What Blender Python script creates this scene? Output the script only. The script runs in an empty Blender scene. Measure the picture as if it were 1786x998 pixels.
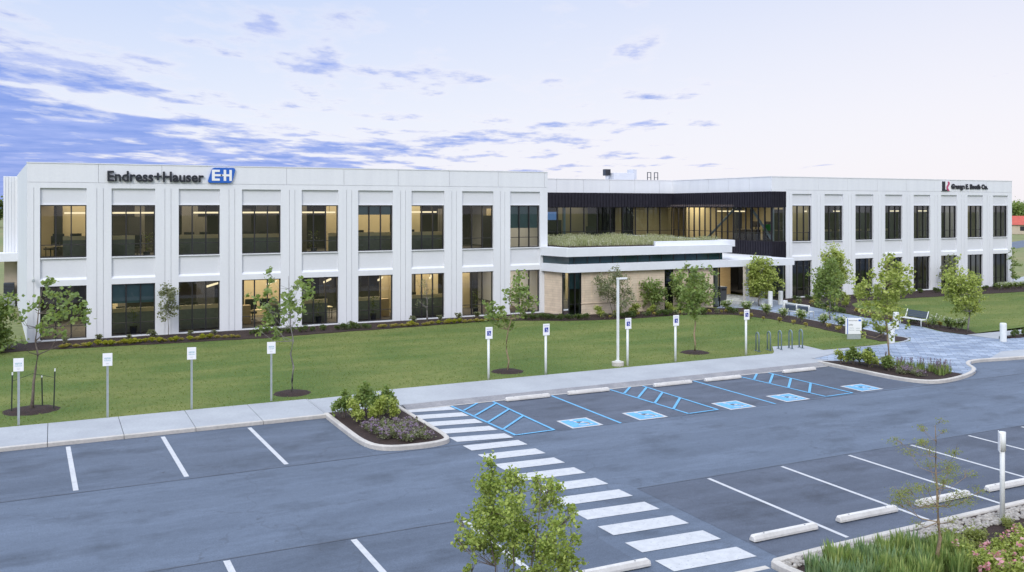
import bpy, math, random
from mathutils import Vector, Matrix
from mathutils.geometry import tessellate_polygon

random.seed(7)
SC = bpy.context.scene
COL = SC.collection
YAW = 0.4627
PI = math.pi

# ------------------------------------------------------------------ helpers
class MB:
    """collects polygons and links them as ONE mesh object"""
    def __init__(s): s.v = []; s.f = []; s.m = []
    def quad(s, pts, mi=0):
        n = len(s.v); s.v += [tuple(p) for p in pts]; s.f.append(tuple(range(n, n + len(pts)))); s.m.append(mi)
    def box(s, x0, x1, y0, y1, z0, z1, mi=0, mat=None):
        c = [(x0,y0,z0),(x1,y0,z0),(x1,y1,z0),(x0,y1,z0),(x0,y0,z1),(x1,y0,z1),(x1,y1,z1),(x0,y1,z1)]
        if mat is not None: c = [tuple(mat @ Vector(p)) for p in c]
        n = len(s.v); s.v += c
        for f in ((0,3,2,1),(4,5,6,7),(0,1,5,4),(1,2,6,5),(2,3,7,6),(3,0,4,7)):
            s.f.append(tuple(n + i for i in f)); s.m.append(mi)
        return s
    def prism(s, poly, z0, z1, mi=0, top_only=False, inset=0):
        p = list(poly)
        area = sum(p[i][0]*p[(i+1)%len(p)][1]-p[(i+1)%len(p)][0]*p[i][1] for i in range(len(p)))
        if area < 0: p.reverse()
        n = len(s.v); k = len(p)
        s.v += [(x,y,z1) for x,y in p]
        for t in tessellate_polygon([[Vector((x,y,0)) for x,y in p]]):
            a,b,c = t
            cr = (p[b][0]-p[a][0])*(p[c][1]-p[a][1])-(p[b][1]-p[a][1])*(p[c][0]-p[a][0])
            if cr < 0: b,c = c,b
            s.f.append((n+a,n+b,n+c)); s.m.append(mi)
        if not top_only:
            m = len(s.v); s.v += [(x,y,z0) for x,y in p]
            for i in range(k):
                j=(i+1)%k; s.f.append((m+i,m+j,n+j,n+i)); s.m.append(mi)
        return s
    def tube(s, pts, rad, sides=6, mi=0, cap=True):
        pts = [Vector(p) for p in pts]
        if not isinstance(rad,(list,tuple)): rad=[rad]*len(pts)
        n = len(s.v)
        for i,p in enumerate(pts):
            d = (pts[min(i+1,len(pts)-1)]-pts[max(i-1,0)])
            d = d.normalized() if d.length>1e-9 else Vector((0,0,1))
            a = d.cross(Vector((0,0,1)));
            if a.length<1e-3: a = Vector((1,0,0))
            a.normalize(); b = d.cross(a)
            for k in range(sides):
                t=2*PI*k/sides; s.v.append(tuple(p+(a*math.cos(t)+b*math.sin(t))*rad[i]))
        for i in range(len(pts)-1):
            for k in range(sides):
                k2=(k+1)%sides
                s.f.append((n+i*sides+k,n+i*sides+k2,n+(i+1)*sides+k2,n+(i+1)*sides+k)); s.m.append(mi)
        if cap:
            s.f.append(tuple(n+k for k in range(sides))[::-1]); s.m.append(mi)
            e=n+(len(pts)-1)*sides; s.f.append(tuple(e+k for k in range(sides))); s.m.append(mi)
        return s
    def sweep(s, path, prof, mi=0, closed=False):
        """prof: list of (offset to the left of travel, z); path in the ground plane"""
        n=len(s.v); P=[Vector((x,y)) for x,y in path]; L=len(P); K=len(prof)
        for i in range(L):
            if closed: a=P[(i-1)%L]; b=P[(i+1)%L]
            else: a=P[max(i-1,0)]; b=P[min(i+1,L-1)]
            d=(b-a).normalized(); nn=Vector((-d.y,d.x))
            for o,z in prof: s.v.append((P[i].x+nn.x*o,P[i].y+nn.y*o,z))
        for i in range(L if closed else L-1):
            j=(i+1)%L
            for k in range(K-1):
                s.f.append((n+i*K+k,n+j*K+k,n+j*K+k+1,n+i*K+k+1)); s.m.append(mi)
        return s
    def build(s, name, mats, parent=None, smooth=False, bevel=0, loc=None):
        me = bpy.data.meshes.new(name); me.from_pydata(s.v, [], s.f)
        if not isinstance(mats,(list,tuple)): mats=[mats]
        for m in mats: me.materials.append(m)
        me.polygons.foreach_set('material_index', s.m)
        if smooth: me.polygons.foreach_set('use_smooth',[True]*len(s.f))
        me.update()
        o = bpy.data.objects.new(name, me); COL.objects.link(o)
        if bevel:
            b=o.modifiers.new('bevel','BEVEL'); b.width=bevel; b.segments=2; b.limit_method='ANGLE'
        if parent: o.parent = parent
        if loc: o.location = loc
        return o

def tag(o, label=None, cat=None, group=None, kind=None):
    if label: o['label']=label
    if cat: o['category']=cat
    if group: o['group']=group
    if kind: o['kind']=kind
    return o
def thing(name, loc=(0,0,0), rz=0, label=None, cat=None, group=None):
    o=bpy.data.objects.new(name,None); COL.objects.link(o); o.empty_display_size=.2
    o.location=loc; o.rotation_euler=(0,0,rz); return tag(o,label,cat,group)
def copy_tree(o, parent=None, kids=None):
    c=o.copy(); COL.objects.link(c)
    if parent: c.parent=parent
    for ch in list(o.children): copy_tree(ch,c)
    return c
ORD=['first','second','third','fourth','fifth','sixth','seventh','eighth','ninth','tenth','eleventh','twelfth','thirteenth','fourteenth','fifteenth','sixteenth','seventeenth','eighteenth','nineteenth','twentieth','twenty-first','twenty-second','twenty-third','twenty-fourth','twenty-fifth','twenty-sixth','twenty-seventh','twenty-eighth','twenty-ninth','thirtieth']
def nth(i,n):
    if i==0: return 'leftmost'
    if i==n-1: return 'rightmost'
    return ORD[i]+' from the left'

# ------------------------------------------------------------------ materials
class NT:
    def __init__(s, tree): s.t=tree
    def n(s, typ, **kw):
        x=s.t.nodes.new(typ)
        for k,v in kw.items():
            if k.startswith('i_'):
                x.inputs[k[2:].replace('_',' ')].default_value=v
            else: setattr(x,k,v)
        return x
    def l(s,a,b): s.t.links.new(a,b)
    def math(s,op,a,b=None,clamp=False):
        m=s.n('ShaderNodeMath',operation=op,use_clamp=clamp)
        for i,q in enumerate((a,b)):
            if q is None: continue
            if isinstance(q,(int,float)): m.inputs[i].default_value=q
            else: s.l(q,m.inputs[i])
        return m.outputs[0]
    def mix(s,f,a,b,mode='MIX'):
        m=s.n('ShaderNodeMix',data_type='RGBA',blend_type=mode)
        for i,q in ((0,f),(6,a),(7,b)):
            if isinstance(q,(int,float)): m.inputs[i].default_value=q
            elif isinstance(q,tuple): m.inputs[i].default_value=(*q,1) if len(q)==3 else q
            else: s.l(q,m.inputs[i])
        return m.outputs[2]
    def ramp(s,f,stops):
        r=s.n('ShaderNodeValToRGB'); e=r.color_ramp.elements
        while len(e)<len(stops): e.new(.5)
        for i,(p,c) in enumerate(stops):
            e[i].position=p; e[i].color=(c,c,c,1) if isinstance(c,(int,float)) else (*c,1)
        s.l(f,r.inputs[0]); return r.outputs[0]

def newmat(name):
    m=bpy.data.materials.new(name); m.use_nodes=True
    t=m.node_tree; t.nodes.clear(); N=NT(t)
    out=N.n('ShaderNodeOutputMaterial'); return m,N,out
def pmat(name, c1, c2=None, scale=3.0, rough=.7, bump=0.0, bscale=None, metal=0, detail=5, stretch=(1,1,1), spec=.5, fine=None, lo=.35, hi=.65):
    """principled with noise variation between two colours, in world position"""
    m,N,out=newmat(name)
    b=N.n('ShaderNodeBsdfPrincipled'); b.inputs['Roughness'].default_value=rough; b.inputs['Metallic'].default_value=metal
    b.inputs['Specular IOR Level'].default_value=spec
    N.l(b.outputs[0],out.inputs[0])
    if c2 is None and not bump:
        b.inputs['Base Color'].default_value=(*c1,1); return m
    g=N.n('ShaderNodeNewGeometry'); mp=N.n('ShaderNodeMapping'); mp.inputs['Scale'].default_value=stretch
    N.l(g.outputs['Position'],mp.inputs[0])
    ns=N.n('ShaderNodeTexNoise'); ns.inputs['Scale'].default_value=scale; ns.inputs['Detail'].default_value=detail; ns.inputs['Roughness'].default_value=.6
    N.l(mp.outputs[0],ns.inputs[0])
    f=N.ramp(ns.outputs[0],[(lo,0.0),(hi,1.0)])
    c=N.mix(f,c1,c2 or c1)
    if fine:
        n2=N.n('ShaderNodeTexNoise'); n2.inputs['Scale'].default_value=fine[0]; n2.inputs['Detail'].default_value=3
        N.l(g.outputs['Position'],n2.inputs[0])
        v=N.ramp(n2.outputs[0],[(.3,1-fine[1]),(.7,1+fine[1])])
        c=N.mix(1.0,c,v,'MULTIPLY')
    N.l(c,b.inputs['Base Color'])
    if bump:
        n3=N.n('ShaderNodeTexNoise'); n3.inputs['Scale'].default_value=bscale or scale*6; n3.inputs['Detail'].default_value=4
        N.l(g.outputs['Position'],n3.inputs[0])
        bp=N.n('ShaderNodeBump'); bp.inputs['Strength'].default_value=bump; bp.inputs['Distance'].default_value=.05
        N.l(n3.outputs[0],bp.inputs['Height']); N.l(bp.outputs[0],b.inputs['Normal'])
    return m

def leafmat(name, cols, trans=.35, rough=.55):
    m,N,out=newmat(name)
    g=N.n('ShaderNodeNewGeometry')
    ns=N.n('ShaderNodeTexNoise'); ns.inputs['Scale'].default_value=1.6; ns.inputs['Detail'].default_value=2
    N.l(g.outputs['Position'],ns.inputs[0])
    f=N.math('ADD',N.math('MULTIPLY',g.outputs['Random Per Island'],.6),N.math('MULTIPLY',ns.outputs[0],.4))
    k=len(cols)
    c=N.ramp(f,[(.15+.7*i/(k-1),cols[i]) for i in range(k)])
    b=N.n('ShaderNodeBsdfPrincipled'); b.inputs['Roughness'].default_value=rough; b.inputs['Specular IOR Level'].default_value=.35
    N.l(c,b.inputs['Base Color'])
    tr=N.n('ShaderNodeBsdfTranslucent'); N.l(N.mix(.5,c,(.5,.6,.08)),tr.inputs[0])
    mx=N.n('ShaderNodeMixShader'); mx.inputs[0].default_value=trans
    N.l(b.outputs[0],mx.inputs[1]); N.l(tr.outputs[0],mx.inputs[2]); N.l(mx.outputs[0],out.inputs[0])
    return m
def glassmat(name, tint, refl=1.0, rough=.01):
    m,N,out=newmat(name)
    t=N.n('ShaderNodeBsdfTransparent'); t.inputs[0].default_value=(*tint,1)
    gl=N.n('ShaderNodeBsdfGlossy'); gl.inputs['Roughness'].default_value=rough; gl.inputs[0].default_value=(.9,.95,1,1)
    fr=N.n('ShaderNodeFresnel'); fr.inputs[0].default_value=1.5
    f=N.math('MULTIPLY',fr.outputs[0],refl,True)
    mx=N.n('ShaderNodeMixShader'); N.l(f,mx.inputs[0]); N.l(t.outputs[0],mx.inputs[1]); N.l(gl.outputs[0],mx.inputs[2])
    N.l(mx.outputs[0],out.inputs[0]); return m
def emitmat(name,c,s):
    m,N,out=newmat(name); e=N.n('ShaderNodeEmission'); e.inputs[0].default_value=(*c,1); e.inputs[1].default_value=s
    N.l(e.outputs[0],out.inputs[0]); return m

M={}
M['white']=pmat('white_panel',(.755,.765,.785),(.71,.72,.745),.9,.6,fine=(9,.015),stretch=(1.6,1.6,.12))
M['grey']=pmat('grey_panel',(.695,.705,.73),(.66,.67,.70),.5,.65,fine=(9,.015))
M['roof']=pmat('roof_membrane',(.6,.6,.6),(.5,.5,.5),.4,.8)
M['coping']=pmat('white_metal_band',(.74,.76,.80),(.70,.72,.76),.6,.45,fine=(5,.02))
M['black']=pmat('black_metal',(.013,.012,.019),(.020,.018,.026),3,.6,spec=.25)
M['frame']=pmat('dark_bronze_frame',(.018,.018,.022),None,rough=.4)
M['glass']=glassmat('window_glass',(.74,.76,.76),1.15)
M['glassr']=glassmat('blue_window_glass',(.66,.72,.76),1.7)
M['glasst']=glassmat('teal_glass',(.42,.52,.54),1.2)
M['clere']=pmat('clerestory_glass',(.012,.035,.045),(.02,.05,.06),.7,.08,spec=.7)
M['shade']=pmat('teal_shade',(.11,.22,.25),(.13,.25,.28),1.5,.8)
M['stone']=None
M['conc']=pmat('concrete_walk',(.375,.395,.415),(.32,.335,.36),.5,.85,.15,40,fine=(14,.06))
M['concside']=pmat('concrete_kerb',(.52,.49,.45),(.42,.40,.37),1.2,.85,.2,50,fine=(12,.08))
M['wstop']=pmat('wheel_stop_concrete',(.64,.62,.59),(.55,.53,.50),3,.8,.2,50,fine=(14,.06))
M['seam']=pmat('bitumen_seam',(.045,.052,.07),(.075,.09,.12),1.5,.7,lo=.3,hi=.6)
M['gutter']=pmat('concrete_gutter',(.20,.20,.215),(.27,.265,.27),1.4,.85,.2,50,fine=(12,.1))
M['mulch']=pmat('mulch',(.045,.022,.016),(.020,.011,.010),9,.95,1.0,45,fine=(50,.5))
M['field']=pmat('field_grass',(.20,.19,.08),(.13,.17,.05),.03,.95,.3,5,fine=(1.5,.2))
M['linew']=pmat('white_paint',(.48,.49,.505),(.20,.22,.26),16,.7,fine=(5,.08),lo=.60,hi=.72)
M['blue']=pmat('blue_paint',(.11,.36,.60),(.11,.20,.30),14,.7,fine=(5,.12),lo=.54,hi=.72)
M['signw']=pmat('sign_white',(.82,.82,.82),None,rough=.4)
M['signb']=pmat('sign_blue',(.01,.03,.28),None,rough=.4)
M['teal']=pmat('sign_teal',(.06,.33,.40),None,rough=.5)
M['galv']=pmat('galvanised',(.42,.46,.46),(.36,.40,.41),8,.45,metal=.3)
M['wpost']=pmat('white_post',(.75,.76,.74),(.68,.70,.68),6,.45)
M['logob']=pmat('logo_blue',(.012,.115,.50),None,rough=.35)
M['letter']=pmat('letter_dark',(.012,.014,.022),None,rough=.4)
M['red']=pmat('logo_red',(.55,.07,.18),None,rough=.4)
M['bark']=pmat('bark',(.20,.16,.13),(.11,.09,.075),12,.9,.5,60)
M['barkg']=pmat('bark_grey',(.26,.24,.22),(.16,.15,.14),12,.9,.5,60)
M['barkt']=pmat('bark_tan',(.36,.27,.17),(.25,.18,.11),12,.9,.5,60)
M['greydark']=pmat('dark_grey_metal',(.045,.055,.075),None,rough=.5)
M['rack']=pmat('rack_steel',(.18,.235,.25),None,rough=.4,metal=.3)
M['stake']=pmat('stake_green',(.018,.025,.02),None,rough=.6)
M['slate']=pmat('bench_slate',(.055,.075,.105),(.07,.09,.125),8,.6)
M['soil']=pmat('soil',(.05,.035,.025),(.03,.02,.015),6,.95,.6,30)
M['rock']=pmat('river_rock',(.44,.41,.37),(.17,.155,.14),9,.8,fine=(20,.15),lo=.3,hi=.7)
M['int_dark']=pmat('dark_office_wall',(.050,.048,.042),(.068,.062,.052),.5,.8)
M['int_tan']=pmat('tan_office_wall',(.56,.46,.27),(.50,.41,.24),.6,.8)
M['int_cream']=pmat('cream_panel',(.62,.53,.31),(.56,.47,.27),1,.7)
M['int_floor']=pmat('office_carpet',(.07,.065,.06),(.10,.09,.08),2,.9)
M['int_ceil']=pmat('office_ceiling',(.18,.16,.13),(.14,.125,.10),1,.8)
M['sage']=pmat('sage_fabric',(.21,.235,.20),(.17,.19,.165),6,.9)
M['navy']=pmat('navy_fabric',(.02,.028,.05),None,rough=.8)
M['bin']=pmat('bin_grey',(.09,.095,.11),None,rough=.5)
M['blackp']=pmat('black_plastic',(.012,.012,.014),None,rough=.4)
M['wood']=pmat('wood_panel',(.52,.38,.20),(.44,.31,.15),2,.6,stretch=(1,1,8))
M['green']=pmat('green_screen',(.03,.30,.04),None,rough=.5)
M['lamp']=emitmat('pendant_glow',(1.0,.84,.52),1.35)
M['redroof']=pmat('red_roof',(.50,.10,.07),(.40,.08,.06),1,.8)
M['cream']=pmat('cream_wall',(.55,.47,.36),(.48,.41,.32),1,.8)
M['steel']=pmat('steel_brace',(.34,.43,.43),None,rough=.5)
M['unit']=pmat('rooftop_unit',(.62,.64,.70),(.57,.59,.65),1,.6)
M['pink']=leafmat('pink_petals',[(.55,.16,.24),(.70,.30,.38),(.65,.45,.45)],.3)
M['whitefl']=leafmat('white_petals',[(.60,.62,.50),(.75,.75,.65),(.5,.58,.35)],.3)
M['purplefl']=leafmat('purple_petals',[(.16,.09,.20),(.26,.17,.30),(.20,.19,.15)],.3)
L={}
L['mid']=leafmat('leaf_mid',[(.09,.15,.038),(.175,.25,.07),(.30,.365,.125)])
L['yel']=leafmat('leaf_yellow_green',[(.17,.225,.04),(.33,.39,.085),(.50,.54,.17)])
L['dark']=leafmat('leaf_dark',[(.030,.062,.018),(.06,.10,.03),(.10,.145,.045)])
L['grey']=leafmat('leaf_grey_green',[(.12,.135,.075),(.19,.205,.12),(.28,.285,.18)])
L['lime']=leafmat('leaf_lime',[(.20,.23,.02),(.32,.33,.03),(.48,.42,.06)])
L['gold']=leafmat('leaf_gold',[(.30,.24,.04),(.42,.34,.08),(.46,.40,.20)])
L['blade']=leafmat('leaf_blade',[(.09,.16,.05),(.19,.28,.085),(.42,.46,.17)],.3)
L['bladeb']=leafmat('leaf_blade_blue',[(.07,.14,.07),(.14,.23,.11),(.28,.36,.17)],.3)
L['straw']=leafmat('leaf_straw',[(.18,.21,.09),(.36,.37,.20),(.62,.60,.48)],.3)
L['fg']=leafmat('leaf_fresh_green',[(.13,.195,.030),(.26,.335,.06),(.44,.50,.13)])
L['cyp']=leafmat('leaf_feathery',[(.14,.17,.05),(.22,.25,.07),(.33,.34,.11)],.4)

# lawn
def lawnmat():
    m,N,out=newmat('lawn_grass_soil')
    g=N.n('ShaderNodeNewGeometry'); P=g.outputs['Position']
    def noise(sc,det=4,st=None):
        q=P
        if st:
            mp=N.n('ShaderNodeMapping'); mp.inputs['Scale'].default_value=st; N.l(P,mp.inputs[0]); q=mp.outputs[0]
        n=N.n('ShaderNodeTexNoise'); n.inputs['Scale'].default_value=sc; n.inputs['Detail'].default_value=det; N.l(q,n.inputs[0]); return n.outputs[0]
    a=N.ramp(noise(.22,5,(.8,1.8,1)),[(.38,0.),(.62,1.)]); b_=N.ramp(noise(1.7,5),[(.35,0.),(.68,1.)])
    c=N.mix(a,(.098,.152,.042),(.182,.205,.066)); c=N.mix(N.math('MULTIPLY',b_,.45),c,(.098,.148,.042))
    c=N.mix(N.math('MULTIPLY',N.ramp(noise(9,4),[(.5,0.),(.75,1.)]),.42),c  ,(.185,.17,.075))
    v=N.ramp(noise(26,3),[(.3,.80),(.7,1.18)]); c=N.mix(1.0,c,v,'MULTIPLY')
    b=N.n('ShaderNodeBsdfPrincipled'); b.inputs['Roughness'].default_value=.95; b.inputs['Specular IOR Level'].default_value=.1
    N.l(c,b.inputs['Base Color'])
    bp=N.n('ShaderNodeBump'); bp.inputs['Strength'].default_value=.9; bp.inputs['Distance'].default_value=.06; N.l(noise(18,4),bp.inputs['Height']); N.l(bp.outputs[0],b.inputs['Normal'])
    N.l(b.outputs[0],out.inputs[0]); return m
M['lawn']=lawnmat()
L['turf']=leafmat('turf_blade',[(.112,.165,.045),(.14,.188,.054),(.172,.212,.064)],.3,.8)

def asphalt(name,base,dark):
    m,N,out=newmat(name)
    g=N.n('ShaderNodeNewGeometry'); P=g.outputs['Position']
    def noise(sc,det=4,st=(1,1,1),rot=0,rg=.6):
        mp=N.n('ShaderNodeMapping'); mp.inputs['Scale'].default_value=st; mp.inputs['Rotation'].default_value=(0,0,rot); N.l(P,mp.inputs[0])
        n=N.n('ShaderNodeTexNoise'); n.inputs['Scale'].default_value=sc; n.inputs['Detail'].default_value=det; n.inputs['Roughness'].default_value=rg; N.l(mp.outputs[0],n.inputs[0]); return n.outputs[0]
    a=N.ramp(noise(.33,5,(.35,1.5,1),.06),[(.33,0.),(.66,1.)])
    c=N.mix(a,base,dark)
    c=N.mix(N.math('MULTIPLY',N.ramp(noise(.5,6,(.5,2.6,1),-.12,.7),[(.47,0.),(.70,1.)]),.6),c,tuple(x*1.28 for x in base))
    c=N.mix(N.math('MULTIPLY',N.ramp(noise(.55,6,(.8,1.3,1)),[(.52,0.),(.70,1.)]),.75),c,tuple(x*.62 for x in dark))
    c=N.mix(N.math('MULTIPLY',N.ramp(noise(2.4,2),[(.70,0.),(.78,1.)]),.6),c,(.030,.034,.042))
    v=N.ramp(noise(30,3),[(.3,.78),(.7,1.22)]); c=N.mix(1.0,c,v,'MULTIPLY')
    v=N.ramp(noise(6,4,(1,1,1)),[(.3,.93),(.7,1.07)]); c=N.mix(1.0,c,v,'MULTIPLY')
    # hairline cracks
    vo=N.n('ShaderNodeTexVoronoi',feature='DISTANCE_TO_EDGE'); vo.inputs['Scale'].default_value=.16
    wn=N.n('ShaderNodeTexNoise'); wn.inputs['Scale'].default_value=.8; wn.inputs['Detail'].default_value=5; N.l(P,wn.inputs[0])
    va=N.n('ShaderNodeVectorMath',operation='ADD'); N.l(P,va.inputs[0])
    vs=N.n('ShaderNodeVectorMath',operation='SCALE'); N.l(wn.outputs['Color'],vs.inputs[0]); vs.inputs['Scale'].default_value=1.6
    N.l(vs.outputs[0],va.inputs[1]); N.l(va.outputs[0],vo.inputs['Vector'])
    c=N.mix(N.ramp(vo.outputs['Distance'],[(0.,.28),(.0022,0.)]),c,(.03,.03,.035))
    b=N.n('ShaderNodeBsdfPrincipled'); b.inputs['Roughness'].default_value=.72; b.inputs['Specular IOR Level'].default_value=.35
    N.l(c,b.inputs['Base Color'])
    bp=N.n('ShaderNodeBump'); bp.inputs['Strength'].default_value=.35; bp.inputs['Distance'].default_value=.01; N.l(noise(70,3),bp.inputs['Height']); N.l(bp.outputs[0],b.inputs['Normal'])
    N.l(b.outputs[0],out.inputs[0]); return m
M['asph']=asphalt('asphalt',(.104,.134,.185),(.078,.102,.144))
M['asphd']=asphalt('asphalt_stalls',(.084,.102,.140),(.058,.071,.100))
M['asphm']=asphalt('asphalt_left_stalls',(.093,.118,.163),(.066,.086,.122))

def paver():
    m,N,out=newmat('blue_grey_pavers')
    g=N.n('ShaderNodeNewGeometry'); mp=N.n('ShaderNodeMapping'); mp.inputs['Rotation'].default_value=(0,0,.78); N.l(g.outputs['Position'],mp.inputs[0])
    br=N.n('ShaderNodeTexBrick'); N.l(mp.outputs[0],br.inputs[0])
    br.inputs['Scale'].default_value=1.0; br.inputs['Brick Width'].default_value=.62; br.inputs['Row Height'].default_value=.31; br.inputs['Mortar Size'].default_value=.012
    br.inputs['Color1'].default_value=(.17,.22,.31,1); br.inputs['Color2'].default_value=(.33,.39,.48,1); br.inputs['Mortar'].default_value=(.12,.125,.14,1); br.inputs['Bias'].default_value=0
    ns=N.n('ShaderNodeTexNoise'); ns.inputs['Scale'].default_value=1.3; ns.inputs['Detail'].default_value=6; N.l(g.outputs['Position'],ns.inputs[0])
    c=N.mix(1.0,br.outputs[0],N.ramp(ns.outputs[0],[(.3,.85),(.7,1.15)]),'MULTIPLY')
    b=N.n('ShaderNodeBsdfPrincipled'); b.inputs['Roughness'].default_value=.8; N.l(c,b.inputs['Base Color']); N.l(b.outputs[0],out.inputs[0]); return m
M['paver']=paver()
def stone():
    m,N,out=newmat('beige_stone')
    g=N.n('ShaderNodeNewGeometry'); P=g.outputs['Position']
    sx=N.n('ShaderNodeSeparateXYZ'); N.l(P,sx.inputs[0])
    cb=N.n('ShaderNodeCombineXYZ'); N.l(N.math('ADD',sx.outputs[0],sx.outputs[1]),cb.inputs[0]); N.l(sx.outputs[2],cb.inputs[1])
    br=N.n('ShaderNodeTexBrick'); N.l(cb.outputs[0],br.inputs[0])
    br.inputs['Scale'].default_value=1; br.inputs['Brick Width'].default_value=1.1; br.inputs['Row Height'].default_value=.16; br.inputs['Mortar Size'].default_value=.012
    br.inputs['Color1'].default_value=(.68,.565,.435,1); br.inputs['Color2'].default_value=(.63,.515,.395,1); br.inputs['Mortar'].default_value=(.56,.455,.35,1)
    ns=N.n('ShaderNodeTexNoise'); ns.inputs['Scale'].default_value=2.2; ns.inputs['Detail'].default_value=5; N.l(P,ns.inputs[0])
    c=N.mix(1.0,br.outputs[0],N.ramp(ns.outputs[0],[(.3,.9),(.7,1.1)]),'MULTIPLY')
    b=N.n('ShaderNodeBsdfPrincipled'); b.inputs['Roughness'].default_value=.85; N.l(c,b.inputs['Base Color']); N.l(b.outputs[0],out.inputs[0]); return m
M['stone']=stone()

# ------------------------------------------------------------------ camera, sun, sky
cam=bpy.data.cameras.new('camera'); co=bpy.data.objects.new('camera',cam); COL.objects.link(co)
co.location=(0,0,7.4); co.rotation_euler=(PI/2,0,-YAW)
cam.sensor_width=36; cam.lens=1604.4/1786*36; cam.shift_y=-(499-360.45)/1786; cam.clip_end=3000; cam.clip_start=.1
SC.camera=co

SUN_DIR=Vector((-.55,-.70,.62)).normalized()     # towards the sun: behind the camera, to the left
sl=bpy.data.lights.new('sun','SUN'); sl.energy=1.55; sl.angle=math.radians(24); sl.color=(1.0,.96,.91)
so=bpy.data.objects.new('sun',sl); COL.objects.link(so); so.location=(-20,-20,40)
so.rotation_euler=SUN_DIR.to_track_quat('Z','Y').to_euler()

W=bpy.data.worlds.new('World'); SC.world=W; W.use_nodes=True; W.node_tree.nodes.clear(); N=NT(W.node_tree)
wo=N.n('ShaderNodeOutputWorld'); bg=N.n('ShaderNodeBackground'); N.l(bg.outputs[0],wo.inputs[0]); bg.inputs[1].default_value=.1
sky=N.n('ShaderNodeTexSky',sky_type='NISHITA'); sky.sun_disc=False
sky.sun_elevation=math.asin(SUN_DIR.z); sky.sun_rotation=math.atan2(SUN_DIR.x,SUN_DIR.y)
tc=N.n('ShaderNodeTexCoord'); sx=N.n('ShaderNodeSeparateXYZ'); N.l(tc.outputs['Generated'],sx.inputs[0])
cy,sy=math.cos(YAW),math.sin(YAW)
R_=N.math('SUBTRACT',N.math('MULTIPLY',sx.outputs[0],cy),N.math('MULTIPLY',sx.outputs[1],sy))
F_=N.math('ADD',N.math('MULTIPLY',sx.outputs[0],sy),N.math('MULTIPLY',sx.outputs[1],cy))
Z_=N.math('MAXIMUM',sx.outputs[2],0.0)
zz=N.math('ADD',Z_,.035)
cb=N.n('ShaderNodeCombineXYZ'); N.l(N.math('DIVIDE',R_,zz),cb.inputs[0]); N.l(N.math('DIVIDE',F_,zz),cb.inputs[1])
def wnoise(sc,det,rg,off,st=(1,1,1)):
    mp=N.n('ShaderNodeMapping'); mp.inputs['Location'].default_value=off; mp.inputs['Scale'].default_value=st; N.l(cb.outputs[0],mp.inputs[0])
    n=N.n('ShaderNodeTexNoise'); n.inputs['Scale'].default_value=sc; n.inputs['Detail'].default_value=det; n.inputs['Roughness'].default_value=rg
    N.l(mp.outputs[0],n.inputs[0]); return n.outputs[0]
n1=wnoise(1.45,9,.60,(3.1,1.7,0),(1.15,.62,1)); n2=wnoise(.38,3,.5,(8.4,2.2,0)); n3=wnoise(4.5,5,.6,(1.2,5.2,0),(1.1,.7,1))
azl=N.math('MULTIPLY',N.math('ADD',N.math('MULTIPLY',R_,-1.0),.02),1.0)     # + towards the left
low=N.math('SUBTRACT',.16,Z_)
bias=N.math('ADD',N.math('ADD',N.math('MULTIPLY',azl,.27),N.math('MULTIPLY',N.math('MAXIMUM',N.math('SUBTRACT',azl,.12),0.0),.06)),N.math('MULTIPLY',N.math('MULTIPLY',low,N.math('ADD',azl,.26)),1.95))
dens=N.math('ADD',N.math('ADD',n1,N.math('MULTIPLY',N.math('SUBTRACT',n2,.5),.55)),bias)
dens=N.math('ADD',dens,N.math('MULTIPLY',N.math('SUBTRACT',n3,.5),.17))
cov=N.ramp(dens,[(.525,0.),(.585,.22),(.665,.72),(.77,1.)])
# clear sky colours (linear radiance at exposure 0)
hz=N.ramp(Z_,[(0.,(.87,.86,.95)),(.09,(.80,.835,.955)),(.22,(.60,.70,.94)),(.5,(1.30,1.45,1.72)),(1.,(1.75,1.90,2.20))])
rt=N.ramp(N.math('ADD',N.math('MULTIPLY',R_,.8),.5),[(.25,0.),(.85,1.)])
clear=N.mix(N.math('MULTIPLY',rt,N.ramp(Z_,[(.0,1.),(.35,.25),(.6,0.)])),hz,(.915,.875,.925))
n4=wnoise(1.6,6,.6,(5,9,0))
cl_dark=N.mix(N.ramp(n4,[(.35,0.),(.65,1.)]),(.145,.265,.76),(.31,.41,.87))
cl_thin=(.90,.86,.93)
cloud=N.mix(N.ramp(cov,[(.25,0.),(.95,1.)]),cl_thin,cl_dark)
custom=N.mix(N.math('MULTIPLY',cov,.92),clear,cloud)
cs=N.n('ShaderNodeVectorMath',operation='SCALE'); N.l(custom,cs.inputs[0]); cs.inputs['Scale'].default_value=10.
blend=N.mix(.90,sky.outputs[0],cs.outputs[0])
N.l(blend,bg.inputs[0])
SC.view_settings.view_transform='Standard'; SC.view_settings.look='None'; SC.view_settings.exposure=.10; SC.view_settings.gamma=1
SC.cycles.use_denoising=True
try: SC.cycles.denoiser='OPENIMAGEDENOISE'
except Exception: pass
SC.cycles.max_bounces=8; SC.cycles.transparent_max_bounces=16; SC.cycles.caustics_reflective=False; SC.cycles.caustics_refractive=False
SC.cycles.sample_clamp_indirect=4

# ------------------------------------------------------------------ ground
def rect(x0,x1,y0,y1): return [(x0,y0),(x1,y0),(x1,y1),(x0,y1)]
ground=MB().prism(rect(-900,1300,-700,1500),0,-.06,top_only=True).build('ground',M['field']); tag(ground,'wide flat field of dry and green grass around the site','ground',kind='structure')
lot=MB(); lot.prism(rect(-60,140,-40,34.2),0,0,top_only=True); lot=lot.build('parking_lot',M['asph']); tag(lot,'weathered blue grey asphalt car park with painted bays','parking lot',kind='structure')
def child(mb,name,mat,parent,label=None):
    o=mb.build(name,mat,parent)
    if label: o['label']=label
    return o
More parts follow.
